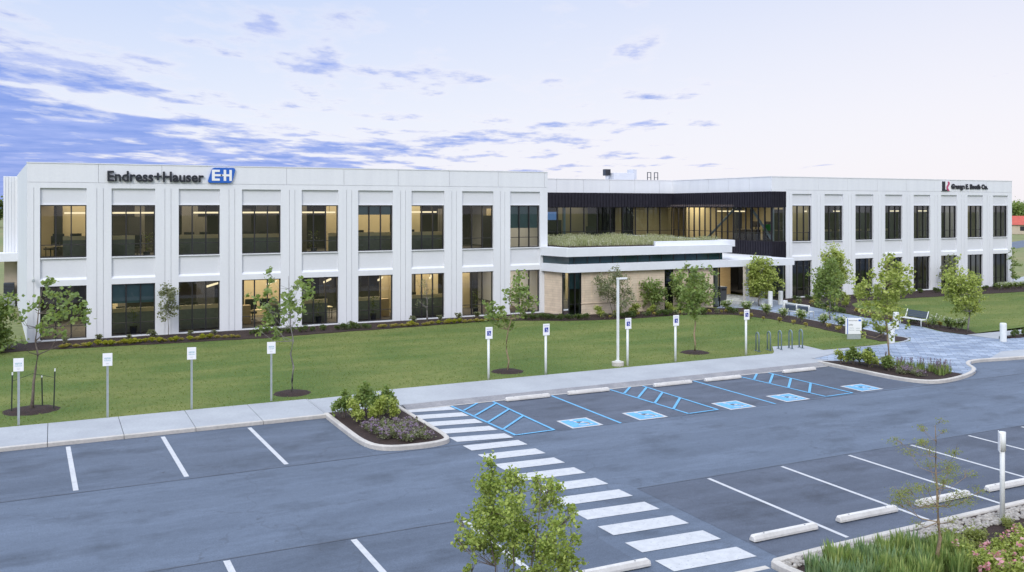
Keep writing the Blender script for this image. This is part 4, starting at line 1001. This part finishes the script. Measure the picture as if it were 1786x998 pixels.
# ------------------------------------------------------------------ trees
def leaf(f,p,n_,size,r,asp=.55):
    d=Vector((r.gauss(0,1),r.gauss(0,1),r.gauss(0,.7)));
    if d.length<1e-3: d=Vector((1,0,0))
    d.normalize(); s_=d.cross(n_)
    if s_.length<1e-3: s_=Vector((0,0,1)).cross(d)
    s_.normalize(); s_*=size*asp; a=p-d*size*.5; b=p+d*size*.5; m_=(a*.45+b*.55)+n_*size*.08
    i=len(f.v); f.v+=[tuple(a),tuple(m_-s_),tuple(b),tuple(m_+s_)]; f.f.append((i,i+1,i+2,i+3)); f.m.append(0)
def tree(label,loc,clumps,leafm,barkm,trunk_r,fork,lsize,dens,seed,group='young trees in the grounds',stems=1,lean=0.0,cat='tree',name='young_tree',flat=1.15,spread=.0,limb=1.0,gap=.05,asp=.55,hsp=.62):
    """clumps: (dx, dz, radius) in metres around the trunk base; depth is drawn at random inside the crown"""
    r=random.Random(seed); t=thing(name,loc,0,label,cat,group)
    half=max(abs(c[0]) for c in clumps)+.2
    top=max(c[1]+c[2] for c in clumps)
    C=[]
    for dx,dz,rad in clumps:
        lim=math.sqrt(max(.02,half*half-dx*dx))*.85
        C.append((Vector((dx,max(-lim,min(lim,r.gauss(0,.5)*lim)),dz)),rad))
    # the row of clumps lies across the view: turn it so that x runs across the picture
    rot=Matrix.Rotation(-YAW,4,'Z')
    C=[(rot@p,rad) for p,rad in C]
    tr=MB(); bases=[]
    for s_ in range(stems):
        o=Vector((0,0,0)) if stems==1 else rot@Vector(((s_-(stems-1)/2)*spread,r.uniform(-.1,.1),0))
        x=o.copy()*.35; x.z=0
        pts=[]; k=9
        for i in range(k+1):
            f=i/k; wob=.035*top/4
            pts.append(Vector((x.x+(o.x-x.x)*f*2.0+lean*f+(r.gauss(0,wob) if 0<i<k else 0),x.y+(o.y-x.y)*f*2+(r.gauss(0,wob) if 0<i<k else 0),f*top*.93)))
        rr=[trunk_r*(1-.86*(i/k))/(1 if stems==1 else 1.3) for i in range(k+1)]; rr[0]*=1.35
        tr.tube(pts,rr,8); bases.append((pts,rr))
    f=MB()
    for p,rad in C:
        # nearest stem point that is lower than the clump
        best=None
        for pts,rr in bases:
            for i,q in enumerate(pts):
                if q.z>max(fork,.3) and q.z<p.z-.25*abs((p-q).to_2d().length)-.02 or (q.z>=fork*.9 and q.z<=fork*1.15):
                    d=(p-q).length+ .35*abs((p.z-q.z)-(p-q).to_2d().length)
                    if best is None or d<best[0]: best=(d,q,rr[i])
        if best is None: best=(0,bases[0][0][3],bases[0][1][3])
        q,r0=best[1],min(best[2]*.6,trunk_r*.5)
        mid=(q+p)/2+Vector((r.gauss(0,.06),r.gauss(0,.06),-.18*(p-q).to_2d().length))
        tr.tube([q,mid,p],[r0*limb,r0*.6*limb,max(.004,r0*.25)],5,cap=False)
        for k in range(4):
            e=p+Vector((r.gauss(0,.6),r.gauss(0,.6),r.gauss(.2,.5)))*rad
            tr.tube([mid*.3+p*.7,e],[max(.004,r0*.3),.003],4,cap=False)
        n=int(19*dens*rad*rad/(lsize*lsize))
        # a few twigs inside the clump carry the leaves, which leaves gaps between them
        tw=[p+Vector((r.gauss(0,hsp),r.gauss(0,hsp),r.gauss(0,.55)*flat))*rad for _ in range(max(3,int(5+rad*10)))]
        for k in range(n):
            c0=r.choice(tw); q2=c0+Vector((r.gauss(0,1),r.gauss(0,1),r.gauss(0,.8)*flat))*rad*(.30+gap)
            nn=Vector((r.gauss(0,.8)-.25,r.gauss(0,.8)-.35,1)).normalized()
            leaf(f,q2,nn,lsize*r.uniform(.6,1.25),r,asp)
    tr.build('trunk',M[barkm],t,smooth=True); f.build('crown',L[leafm],t); return t
def px(cl,bx,by,s,k=1.08): return [((x-bx)/s,(by-y)/s,k*q/s) for x,y,q in cl]
def oval(cx,cz,rx,rz,n,rad,seed,top=0.0):
    r=random.Random(seed); out=[]
    for k in range(n):
        while True:
            a,b=r.uniform(-1,1),r.uniform(-1,1)
            if a*a+b*b<=1: break
        w=1-top*max(0,b); out.append((cx+a*rx*w,cz+b*rz,rad*r.uniform(.7,1.3)))
    return out
TG='young trees standing in the lawn, beds and islands'
t2=[(104,492,8),(74,511,8),(75,525,7),(108,516,7),(133,514,10),(126,520,7),(55,537,10),(80,544,10),(65,548,8),(107,546,9),(133,550,11),(141,545,6),(55,567,10),(91,558,10),(76,567,8),(108,580,7),(124,560,9),(91,582,6),(48,545,6),(62,585,6)]
tree('sparse broad young tree in a round mulch ring held by three dark stakes',(-.69,37.16,.1),px(t2,55,716,48.7),'mid','bark',.055,2.0,.15,1.0,11,TG,lean=.35)
t4=[(478,472,6),(470,489,7),(468,512,7),(449,520,7),(501,510,8),(524,484,6),(523,500,8),(523,508,11),(533,513,10),(523,527,11),(514,518,9),(508,536,8),(517,547,7),(509,562,7),(461,542,10),(482,544,10),(458,556,9),(470,563,9),(478,584,9),(473,525,7),(455,575,6),(490,560,6)]
tree('lopsided young tree in a mulch ring, leafy to the right of a bare fork',(8.37,36.03,.1),px(t4,510,686,44.6),'mid','barkg',.045,1.9,.15,1.0,12,TG,lean=-.15)
t6=[(904,478,6),(904,489,8),(899,500,10),(912,501,9),(889,517,10),(903,517,10),(914,517,8),(920,531,9),(928,530,6),(852,536,10),(857,544,9),(873,540,8),(909,544,8),(857,559,8),(884,561,9),(874,548,7),(899,551,6),(866,565,6),(895,575,5)]
tree('irregular young tree in a mulch ring before the last window of the left wing',(18.0,36.54,.1),px(t6,885,648,39.4),'mid','barkt',.04,2.0,.15,1.1,13,TG,lean=.15)
t10=[(1202,464,5),(1189,478,8),(1204,477,9),(1235,473,7),(1220,480,7),(1183,490,7),(1204,494,10),(1191,507,9),(1214,501,11),(1228,494,7),(1204,511,11),(1220,511,10),(1236,517,8),(1201,524,10),(1219,527,10),(1210,537,9),(1196,540,7),(1224,540,6),(1212,552,6)]
tree('slender young tree in a mulch ring before the stone entrance wing',(28.72,37.09,.1),px(t10,1212,615,34.9),'mid','barkt',.05,2.2,.15,1.2,14,TG)
tree('full bright young tree in front of the entrance canopy',(46.35,52.3,.12),oval(0,2.02,.85,1.4,34,.34,15,.1),'yel','barkg',.06,.6,.13,1.05,15,TG)
tree('mid green young tree beside the white framed bench',(44.9,44.0,.12),oval(-.15,2.25,.82,1.55,28,.32,16,.35),'mid','barkg',.05,.7,.13,.95,16,TG)
tree('tallest bright upright tree behind the paved walk',(48.3,46.9,.12),oval(0,2.75,.72,1.6,28,.32,17,.25),'yel','barkg',.055,1.1,.13,.95,17,TG)
t14=[(1505,495,9),(1515,510,10),(1522,480,8),(1512,530,11),(1528,500,12),(1530,520,12),(1525,545,10),(1540,475,10),(1548,460,8),(1556,453,7),(1555,472,11),(1565,465,9),(1545,495,13),(1560,490,13),(1572,482,9),(1580,470,6),(1548,515,13),(1565,510,12),(1577,500,9),(1540,540,12),(1558,535,11),(1572,525,8),(1538,560,9),(1552,555,9),(1545,575,6),(1530,572,5),(1520,590,4),(1560,588,4),(1584,492,5)]
tree('largest yellow green tree rising from the right planted island',(33.98,29.87,.13),px(t14,1547,640,38.3),'yel','barkt',.055,1.5,.125,1.15,18,TG)
tree('round yellow green tree by the bench on the right lawn',(47.5,35.95,.12),oval(-.05,2.45,1.05,1.2,28,.33,19,.1),'yel','barkg',.055,1.1,.13,1.0,19,TG)
tree('thin pale tree against the right wing behind the round lawn tree',(69.2,54.2,.12),oval(0,1.8,.6,1.1,11,.3,20,.6),'grey','barkg',.035,.7,.14,1.1,20,TG)
tree('thin spindly sapling at the far right corner of the building',(77.95,54.4,.12),oval(.1,2.0,.22,1.7,9,.22,21),'mid','bark',.025,.6,.14,1.0,21,TG)
tree('slim pale sapling between the second and third lower windows',(5.78,54.6,.12),oval(-.06,2.1,.34,.8,9,.24,22,.5),'grey','bark',.022,1.1,.11,1.1,22,TG)
bt=tree('nearly bare small tree in front of the seventh lower window',(21.3,54.8,.12),oval(-.15,1.9,.45,1.05,13,.22,23,.4),'grey','barkg',.05,.6,.07,.12,23,TG,limb=1.3)
tree('sparse grey green multi stemmed tree against the stone wall',(33.3,51.35,.12),oval(0,1.8,1.05,1.0,22,.30,24),'grey','bark',.03,.4,.10,.7,24,TG,stems=4,spread=.35)
tree('bushy small tree left of the dark slot window',(37.0,52.2,.12),oval(0,1.15,.72,.95,16,.32,25),'mid','bark',.03,.25,.13,1.1,25,TG,stems=3,spread=.25)
tree('narrow dark green shrub tree in front of the dark slot window',(38.75,51.9,.12),oval(0,1.4,.32,1.3,14,.27,26),'mid','bark',.025,.25,.12,1.4,26,TG)
tree('bushy green tree low behind the slender mulch ring tree',(40.4,52.0,.12),oval(0,1.15,.85,.9,18,.32,30),'mid','bark',.03,.25,.13,1.0,30,TG,stems=3,spread=.25)
tree('dense green tree cut by the left border of the photo',(-2.75,52.5,.1),oval(-.35,1.65,1.0,1.35,34,.40,27,.15),'mid','bark',.06,.3,.17,1.6,27,TG)
t18=[(840,805,7),(838,815,8),(840,823,12),(837,844,16),(822,859,12),(847,859,18),(875,825,7),(874,838,9),(868,848,15),(877,859,15),(893,838,8),(895,857,15),(925,844,8),(947,852,8),(941,873,14),(966,867,9),(979,884,10),(991,909,9),(958,890,17),(933,890,14),(820,880,14),(843,884,20),(868,890,19),(895,884,17),(829,907,17),(810,913,12),(854,915,20),(885,915,19),(918,915,17),(943,919,20),(964,915,14),(779,919,7),(791,932,9),(812,932,12),(775,948,7),(787,961,10),(808,948,10),(839,936,17),(872,940,15),(914,961,14),(943,948,19),(966,948,15),(985,944,11),(997,936,8),(958,973,15),(981,963,12),(999,980,9),(937,982,12),(843,967,11),(868,973,9),(822,961,9),(847,988,10),(900,990,9),(800,985,9),(925,1005,14),(870,1010,14),(830,1010,12),(970,1000,12)]
tree('nearest bushy young tree rising over the bottom border before the crosswalk',(5.58,11.15,.1),[(x*.94,z-.03,q) for x,z,q in px(t18,880,1297,128)],'fg','bark',.03,.9,.040,1.35,28,TG,stems=3,spread=.22,gap=.03,flat=1.6,hsp=.55,asp=.6)
t19=[(1627,727,5),(1604,745,5),(1618,751,6),(1635,745,5),(1594,763,8),(1612,769,8),(1633,769,8),(1582,778,8),(1600,796,9),(1630,793,9),(1659,816,12),(1639,819,10),(1671,831,12),(1695,825,7),(1579,849,12),(1606,843,10),(1564,861,10),(1594,864,12),(1570,879,9),(1597,885,12),(1644,843,10),(1665,849,10),(1674,867,10),(1653,873,11),(1707,852,7),(1591,903,7),(1650,900,7),(1570,860,8),(1620,820,8),(1622,860,8)]
tree('very sparse feathery young tree in the bottom right planting bed',(15.95,12.72,.1),px(t19,1640,993,86.7),'cyp','barkt',.045,.9,.042,.95,29,TG,lean=-.12,flat=.6,gap=.32,asp=.22,limb=.6)
# mulch rings and stakes
def ring(u,v,rad,label):
    r=random.Random(int(u*10)); n=26
    m=MB(); m.v.append((u,v,.19))
    for rr,z in ((.6,.175),(1.0,.10)):
        for k in range(n):
            a=2*PI*k/n; q=rad*rr*(r.uniform(.95,1.05)); m.v.append((u+q*math.cos(a),v+q*math.sin(a),z))
    for k in range(n):
        k2=(k+1)%n; m.f.append((0,1+k,1+k2)); m.m.append(0); m.f.append((1+k,1+n+k,1+n+k2,1+k2)); m.m.append(0)
    o=m.build('mulch_ring',M['mulch'],smooth=True); tag(o,label,'mulch',kind='structure')
ring(-.69,37.2,.92,'round mulch ring with three stakes'); ring(8.37,36.03,.72,'round mulch ring of the lopsided tree'); ring(18.0,36.54,.72,'round mulch ring of the third lawn tree'); ring(28.72,37.09,.72,'round mulch ring of the fourth lawn tree')
sk=None
for (u,v,h,lb) in ((-1.32,37.1,1.4,'left dark stake with a white tip beside the staked tree'),(-.35,37.55,1.15,'middle dark stake with a white tip behind the staked tree'),(.02,37.0,1.45,'right dark stake with a white tip beside the staked tree')):
    if sk is None:
        sk=thing('tree_stake'); MB().box(-.022,.022,-.022,.022,-.05,.93).build('post',M['stake'],sk); MB().box(-.023,.023,-.023,.023,.931,1.0).build('tip',M['wpost'],sk); c_=sk
    else: c_=copy_tree(sk)
    c_.location=(u,v,.12); c_.scale=(1,1,h); c_.rotation_euler=(random.uniform(-.03,.03),random.uniform(-.03,.03),0); tag(c_,lb,'stake','stakes round the leftmost young tree')
m=MB(); m.tube([(-1.32,37.1,1.2),(-.66,37.15,1.42)],.008,4); m.tube([(.02,37.0,1.25),(-.66,37.15,1.42)],.008,4); o=m.build('guy_rope',M['stake']); tag(o,'thin dark guy rope tying the staked tree','rope')

# ------------------------------------------------------------------ shrubs and perennials
def bush(name,leafm,w,h,n,ls,seed,flower=None,nf=0,stems=6):
    r=random.Random(seed); t=thing(name); f=MB(); g=MB()
    cl=[]
    for k in range(9):
        a=r.uniform(0,2*PI); q=r.uniform(0,.75)*w; cl.append((Vector((q*math.cos(a),q*math.sin(a),r.uniform(.35,.85)*h)),r.uniform(.25,.5)*w))
    for c,rad in cl: g.tube([(c.x*.15,c.y*.15,0),tuple(c*.6),tuple(c)],[.012,.008,.004],4,cap=False)
    for k in range(n):
        c,rad=r.choice(cl); p=c+Vector((r.gauss(0,.5),r.gauss(0,.5),r.gauss(0,.45)))*rad
        if p.z<.03: p.z=r.uniform(.03,.2)*h
        leaf(f,p,Vector((r.gauss(0,.5),r.gauss(0,.5),1)).normalized(),ls*r.uniform(.7,1.3),r)
    g.build('stems',M['bark'],t); mats=[L[leafm]]
    if flower:
        fl=MB(); mats.append(M[flower])
        for k in range(nf):
            a=r.uniform(0,2*PI); q=r.uniform(.1,1.0)*w; c=Vector((q*math.cos(a),q*math.sin(a),h*r.uniform(.7,1.1)))
            for j in range(11): leaf(fl,c+Vector((r.gauss(0,.035),r.gauss(0,.035),r.gauss(0,.03))),Vector((r.gauss(0,.5),r.gauss(0,.5),1)).normalized(),max(ls,.085)*r.uniform(.5,.9),r,.7)
        o_=len(f.v); f.v+=fl.v; f.f+=[tuple(i+o_ for i in q) for q in fl.f]; f.m+=[1]*len(fl.f)
    f.build('foliage',mats,t)
    return t
def mound(name,leafm,w,h,n,ls,seed):
    r=random.Random(seed); t=thing(name); f=MB()
    for k in range(n):
        a=r.uniform(0,2*PI); e=r.uniform(.1,1); d=Vector((math.cos(a)*e,math.sin(a)*e,0)); b=Vector((0,0,.02)); tip=d*w+Vector((0,0,h*(1-.55*e*e)*r.uniform(.7,1.1)+.02)); s_=Vector((-math.sin(a),math.cos(a),0))*ls*.4
        mid=(b*.4+tip*.6)+Vector((0,0,h*.25)); i=len(f.v); f.v+=[tuple(b+d*.03),tuple(mid-s_),tuple(tip),tuple(mid+s_)]; f.f.append((i,i+1,i+2,i+3)); f.m.append(0)
    f.build('leaves',L[leafm],t); return t
def blades(name,leafm,w,h,n,bw,seed,spk=0,spm=None):
    r=random.Random(seed); t=thing(name); f=MB()
    for k in range(n):
        a=r.uniform(0,2*PI); q=w*.45*math.sqrt(r.random()); x,y=q*math.cos(a),q*math.sin(a); hh=h*r.uniform(.6,1.1); ln=r.uniform(.05,.35)*hh; b2=a+r.uniform(-.8,.8); s_=Vector((-math.sin(b2),math.cos(b2),0))*bw
        p0=Vector((x,y,0)); p1=p0+Vector((math.cos(b2)*ln*.35,math.sin(b2)*ln*.35,hh*.6)); p2=p0+Vector((math.cos(b2)*ln,math.sin(b2)*ln,hh)); i=len(f.v)
        f.v+=[tuple(p0-s_),tuple(p0+s_),tuple(p1+s_),tuple(p1-s_),tuple(p2)]; f.f+=[(i,i+1,i+2,i+3),(i+3,i+2,i+4)]; f.m+=[0,0]
    f.build('blades',L[leafm],t)
    if spk:
        g=MB()
        for k in range(spk):
            a=r.uniform(0,2*PI); q=w*.4*r.random(); x,y=q*math.cos(a),q*math.sin(a); z=h*r.uniform(1.1,1.7); g.tube([(x,y,h*.4),(x*1.2,y*1.2,z)],[.006,.004],4)
            for j in range(8): leaf(g,Vector((x*1.2,y*1.2,z-.03*j))+Vector((r.gauss(0,.015),r.gauss(0,.015),0)),Vector((0,0,1)),.05,r)
        g.build('flower_spikes',M[spm],t)
    return t
PR={'bush':bush('shrub','mid',.42,.75,950,.085,31),'bushy':bush('shrub','yel',.42,.75,950,.085,32),'low':bush('shrub','dark',.40,.38,360,.08,33),'hyd':bush('hydrangea','mid',.42,.62,380,.09,34,'whitefl',13),
 'hosta':mound('hosta','lime',.34,.26,46,.16,35),'hostag':mound('hosta','gold',.27,.18,40,.13,36),'peren':bush('perennial','gold',.22,.30,130,.07,37),'perend':bush('perennial','grey',.26,.40,170,.075,38),
 'cat':bush('catmint','grey',.34,.26,300,.05,39,'purplefl',8),'grass':blades('ornamental_grass','blade',.56,.50,130,.021,40),'grassb':blades('ornamental_grass','bladeb',.50,.47,110,.021,41),'salvia':blades('flower_spike_plant','blade',.4,.30,80,.016,42,7,'purplefl'),
 'rose':bush('flowering_shrub','yel',.50,.46,1700,.05,43,'pink',7),'jun':bush('juniper','cyp',.55,.30,900,.06,44)}
pused=set()
def plant(kind,u,v,z,label,cat,group,sc=1.0,rz=None,sz=None):
    p=PR[kind]
    if kind in pused: p=copy_tree(p)
    pused.add(kind); p.location=(u,v,z); p.rotation_euler=(0,0,random.uniform(0,6.28) if rz is None else rz); p.scale=(sc,sc,sz or sc); return tag(p,label,cat,group)
R=random.Random(77)
# shrubs in the left island
for k,(u,v,kd,s_,lb) in enumerate(((9.0,31.0,'bush',1.15,'tall dark green shrub at the left rear of the crosswalk island'),(9.15,30.1,'bushy',.9,'yellow green shrub at the left front of the crosswalk island'),(9.75,31.1,'bush',1.35,'tallest dark shrub in the middle of the crosswalk island'),(9.85,29.9,'bushy',1.0,'bright yellow green shrub at the front centre of the crosswalk island'),(10.45,31.0,'bush',1.15,'dark green shrub at the right rear of the crosswalk island'),(10.5,30.1,'bushy',.75,'small yellow green shrub at the right front of the crosswalk island'),(10.85,31.3,'perend',1.3,'thin brownish perennial at the right end of the island shrubs'))):
    plant(kd,u,v,.115,lb,'shrub','shrubs in the crosswalk island',s_*.86,sz=s_*1.12)
cl_=[(9.15,28.9),(9.6,29.0),(10.1,28.95),(9.3,28.3),(9.8,28.2),(10.3,28.3),(9.5,27.6),(10.0,27.5),(10.4,27.6),(10.7,28.9),(9.9,27.0),(10.45,27.05)]
for k,(u,v) in enumerate(cl_): plant('cat',u+R.uniform(-.08,.08),v,.115,'purple flowering catmint spreading over the front of the crosswalk island','perennial','catmint in the crosswalk island',R.uniform(.8,1.1))
# right island planting
for (u,v,kd,s_,lb) in ((32.75,31.4,'bushy',.8,'small round shrub at the left tip of the right island'),(33.0,30.9,'bush',1.1,'tall shrub second from the left in the right island'),(33.0,30.0,'bushy',1.0,'bright shrub in front of the tall ones in the right island'),(33.5,30.5,'bush',1.05,'dark shrub left of the trunk in the right island'),(33.1,29.0,'bush',.9,'low dark shrub at the kerb of the right island'),(33.6,29.5,'perend',1.5,'grey green perennial just left of the trunk in the right island')): plant(kd,u,v,.135,lb,'shrub','shrubs in the right island',s_)
for k,(u,v) in enumerate(((33.0,28.2),(33.4,28.0),(33.2,27.5),(33.7,28.6))): plant('cat',u,v,.135,'purple grey catmint under the tree in the right island','perennial','catmint in the right island',.95)
for k,(u,v) in enumerate(((34.2,29.3),(34.4,28.9),(34.55,28.5),(34.7,28.1),(34.8,27.8),(34.9,27.5),(34.5,27.6),(34.3,30.2),(34.6,29.6),(34.3,27.3))): plant('salvia',u,v,.135,'upright green plant with purple flower spikes along the plaza side of the right island','perennial','spiky plants in the right island',R.uniform(.9,1.3),sz=R.uniform(.9,1.4))
# yellow hostas along the left wing
HG='yellow green hostas in front of the left wing'
k=0; u=.4
while u<9.4:
    big=R.random()<.6; plant('hosta' if (big and 1.6<u<8) else 'hostag',u,52.75+R.uniform(-.2,.2)-.02*u,.128,'yellow hosta in the strip of hostas along the first three windows','plant',HG,R.uniform(.75,1.1)); u+=R.uniform(.24,.42)
u=17.6
while u<25.6:
    big=R.random()<.6; plant('hosta' if (big and 18.5<u<23) else 'hostag',u,53.0+R.uniform(-.2,.2),.128,'yellow hosta in the strip of hostas along the last windows of the left wing','plant',HG,R.uniform(.8,1.15)); u+=R.uniform(.26,.45)
u=10.2
while u<17.2:
    plant('low',u,53.2+R.uniform(-.3,.3),.128,'low dark green shrub in the mulch between the two hosta strips','shrub','low dark shrubs along the left wing',R.uniform(.6,.95)); u+=R.uniform(.45,.8)
for k,(u,s_) in enumerate(((.6,1.0),(2.2,1.1),(3.7,.8),(4.9,1.35),(6.9,.9),(8.2,.8),(20.2,1.2),(22.0,1.1),(23.3,1.3),(24.6,1.3),(25.4,1.2),(16.2,.9))): plant('perend',u,54.4,.128,f'grey green perennial close to the left wing wall, {nth(k,12)} of its row','perennial','perennials close to the left wing wall',s_)
for k in range(9): plant('low',27.2+.42*k,52.9-.22*k+R.uniform(-.2,.2),.128,'low dark spreading shrub at the left corner of the stone wing','shrub','low shrubs at the stone wing corner',R.uniform(.7,1.0))
# in front of the stone wing
for k,(u,v,s_) in enumerate(((32.2,51.6,.95),(33.6,51.5,.85),(34.9,51.6,1.05),(36.3,51.6,.8),(37.7,51.3,.95))): plant('bushy',u,v,.128,f'round yellow green shrub below the stone wall, {nth(k,5)} of five','shrub','round shrubs below the stone wall',s_)
for k in range(26): plant(R.choice(('peren','perend','low')),32+.38*k,50.75-.012*k*k*.18+R.uniform(-.1,.3),.128,'small mixed perennial in the mulch edge before the stone wall','perennial','small perennials before the stone wall',R.uniform(.7,1.1))
for k,(u,v,s_) in enumerate(((41.9,50.6,1.1),(42.4,49.0,1.2),(42.5,47.2,1.15),(42.4,45.5,1.0),(42.1,43.6,1.15),(42.0,41.7,1.05),(41.7,40.0,1.15),(41.3,38.2,1.2),(41.3,36.7,1.0))): plant('hyd',u,v,.128,f'white flowering hydrangea lining the lawn side of the walk, {ORD[k] if k<8 else "last"} from the entrance','shrub','hydrangeas lining the walk',s_)
for k in range(9): plant('peren',40.6+.02*k+R.uniform(0,.6),47.9-1.35*k*.9,.128,'small golden perennial between the hydrangeas','perennial','golden perennials between the hydrangeas',R.uniform(.8,1.2))
# right side of the walk
for k in range(24): 
    v=51.8-.62*k; u=(49.3 if v>48 else 48.4 if v>44 else 47.9)+R.uniform(-.3,.6); plant(R.choice(('peren','peren','perend','low')),u,v,.128,'small golden perennial along the right edge of the paved walk','perennial','perennials along the right edge of the walk',R.uniform(.9,1.4))
for k,(u,v) in enumerate(((47.5,36.7),(47.9,37.6),(47.2,38.1),(48.3,38.9),(48.2,36.9))): plant('hyd',u,v,.128,f'white flowering shrub at the foot of the round lawn tree, {nth(k,5)}','shrub','shrubs by the round lawn tree',.95)
for k in range(18): plant('low',51.5+1.55*k,53.9+R.uniform(-.3,.3),.128,'low clipped dark shrub against the right wing','shrub','low shrubs along the right wing',R.uniform(.8,1.1))
for k,(u,v) in enumerate(((51.2,51.5),(52.6,51.0),(53.9,52.3),(55.2,52.6),(56.8,52.8),(50.6,49.3),(51.6,49.0))): plant('bushy',u,v,.128,f'loose green shrub in the mulch right of the entrance, {nth(k,7)}','shrub','loose shrubs right of the entrance',.85)
for k in range(7): plant('hyd',74.0+.8*k,53.0,.128,'white flowering shrub at the far right end of the building','shrub','white shrubs at the right end of the building',.9)
for k in range(4): plant('low',48.2+.9*k,33.5,.128,'low dark shrub beyond the right bollard','shrub','low shrubs beyond the right bollard',.9)
# bottom right bed
k=0
for j in range(4):
    for i in range(8):
        u=13.6+.43*i+R.uniform(-.12,.12)+.1*(j%2); v=13.7-.45*j-.02*i+R.uniform(-.12,.12)
        if u>16.3-.1*j and j<1: continue
        plant(R.choice(('grass','grass','grassb')),u,v,.10,'upright green ornamental grass clump in the bottom right bed','grass clump','ornamental grasses in the bottom right bed',R.uniform(.75,1.1),sz=R.uniform(.8,1.15)); k+=1
for j in range(5):
    for i in range(9):
        u=16.5+.62*i+R.uniform(-.15,.15); v=12.75-.55*j+R.uniform(-.15,.15)-.04*i
        if j==0 and i<2: continue
        plant('rose',u,v,.10,'low pink flowering shrub in the bottom right bed','shrub','pink flowering shrubs in the bottom right bed',R.uniform(.75,1.05))
for (u,v,s_,lb) in ((17.1,13.4,.9,'feathery low juniper right of the feathery tree trunk'),(17.9,13.3,.8,'feathery low juniper between the trunk and the sign post'),(19.5,13.7,.5,'small juniper at the foot of the white sign post'),(21.5,13.2,.9,'low juniper at the right border of the photo')): plant('jun',u,v,.10,lb,'juniper','junipers in the bottom right bed',s_)
# roof planting: a dense meadow on the entrance wing
r=random.Random(9); f=MB()
for k in range(13000):
    u=r.uniform(30.9,44.4); v=VP+.35+(67.3-VP-.35)*r.random()**1.25
    if u>38 and v<VP+.75: continue
    h=r.uniform(.10,.42)*(1.0+ .35*math.sin(u*1.7)*math.sin(v*.9)); a=r.uniform(0,2*PI); w=.022; lx,ly=r.gauss(0,.10),r.gauss(0,.10); i=len(f.v)
    f.v+=[(u-math.cos(a)*w,v-math.sin(a)*w,4.72),(u+math.cos(a)*w,v+math.sin(a)*w,4.72),(u+lx+.01,v+ly,4.72+h),(u+lx-.01,v+ly,4.72+h)]; f.f.append((i,i+1,i+2,i+3)); f.m.append(0)
    if r.random()<.30:
        for j in range(3): leaf(f,Vector((u+lx+r.gauss(0,.03),v+ly+r.gauss(0,.03),4.72+h+r.gauss(0,.02))),Vector((0,0,1)),.07,r)
o=f.build('roof_meadow',L['straw']); tag(o,'straw green meadow grasses growing on the roof of the entrance wing','grass',kind='stuff')

# ------------------------------------------------------------------ far background
def fartree(u,v,h,w,seed,label,leafm='dark'):
    r=random.Random(seed); t=thing('tree',(u,v,-.03),0,label,'tree','distant trees beyond the building')
    MB().tube([(0,0,0),(.1,0,h*.35),(0,.1,h*.75)],[.28,.2,.08],7).build('trunk',M['bark'],t); f=MB()
    cl=[(Vector((r.gauss(0,.33)*w,r.gauss(0,.33)*w,h*r.uniform(.32,.86))),r.uniform(.16,.30)*w) for _ in range(26)]
    for k in range(1900):
        c,rad=r.choice(cl); leaf(f,c+Vector((r.gauss(0,.55),r.gauss(0,.55),r.gauss(0,.5)))*rad,Vector((r.gauss(0,.6),r.gauss(0,.6),1)).normalized(),.75*r.uniform(.6,1.3),r)
    f.build('crown',L[leafm],t)
for k,(u,v,h,w) in enumerate(((-13.5,372,10.5,9),(-22,378,9.0,9),(-30,374,10,9))): fartree(u,v,h,w,60+k,f'distant dark tree seen past the left end of the building, {("rightmost","middle","leftmost")[k]}')
for k,(u,v,h,w) in enumerate(((345,243,9.5,10),(352,236,8.5,9),(358,247,9,10),(366,240,8,9))): fartree(u,v,h,w,70+k,f'distant tree beyond the right end of the building, {nth(k,4)}','mid')
for k,(u,v,w,lb) in enumerate(((233.5,163.5,7,'distant cream house with a red roof, left of two'),(243,160,8,'distant cream house with a red roof, right of two'))):
    t=thing('house',(u,v,-.02),-.7,lb,'house','distant red roofed houses'); MB().box(-w/2,w/2,-3,3,0,2.6).build('wall',M['cream'],t)
    m=MB(); h=4.9; m.quad([(-w/2-.4,-3.5,2.5),(w/2+.4,-3.5,2.5),(w/2+.4,0,h),(-w/2-.4,0,h)]); m.quad([(w/2+.4,3.5,2.5),(-w/2-.4,3.5,2.5),(-w/2-.4,0,h),(w/2+.4,0,h)]); m.build('roof',M['redroof'],t)
    for s_ in (-.28,.28): MB().box(w*s_-.6,w*s_+.6,-3.03,-3.0,.9,2.1).build('window',M['frame'],t)
m=MB(); m.prism(strip((86,80),(420,230),7),0,-.045,top_only=True); o=m.build('road',M['asph']); tag(o,'distant grey road crossing the field on the right','road',kind='structure')
m=MB(); m.prism(strip((82,57),(240,120),4),0,-.04,top_only=True); o=m.build('road',M['conc']); tag(o,'pale drive beyond the right end of the building','road',kind='structure')
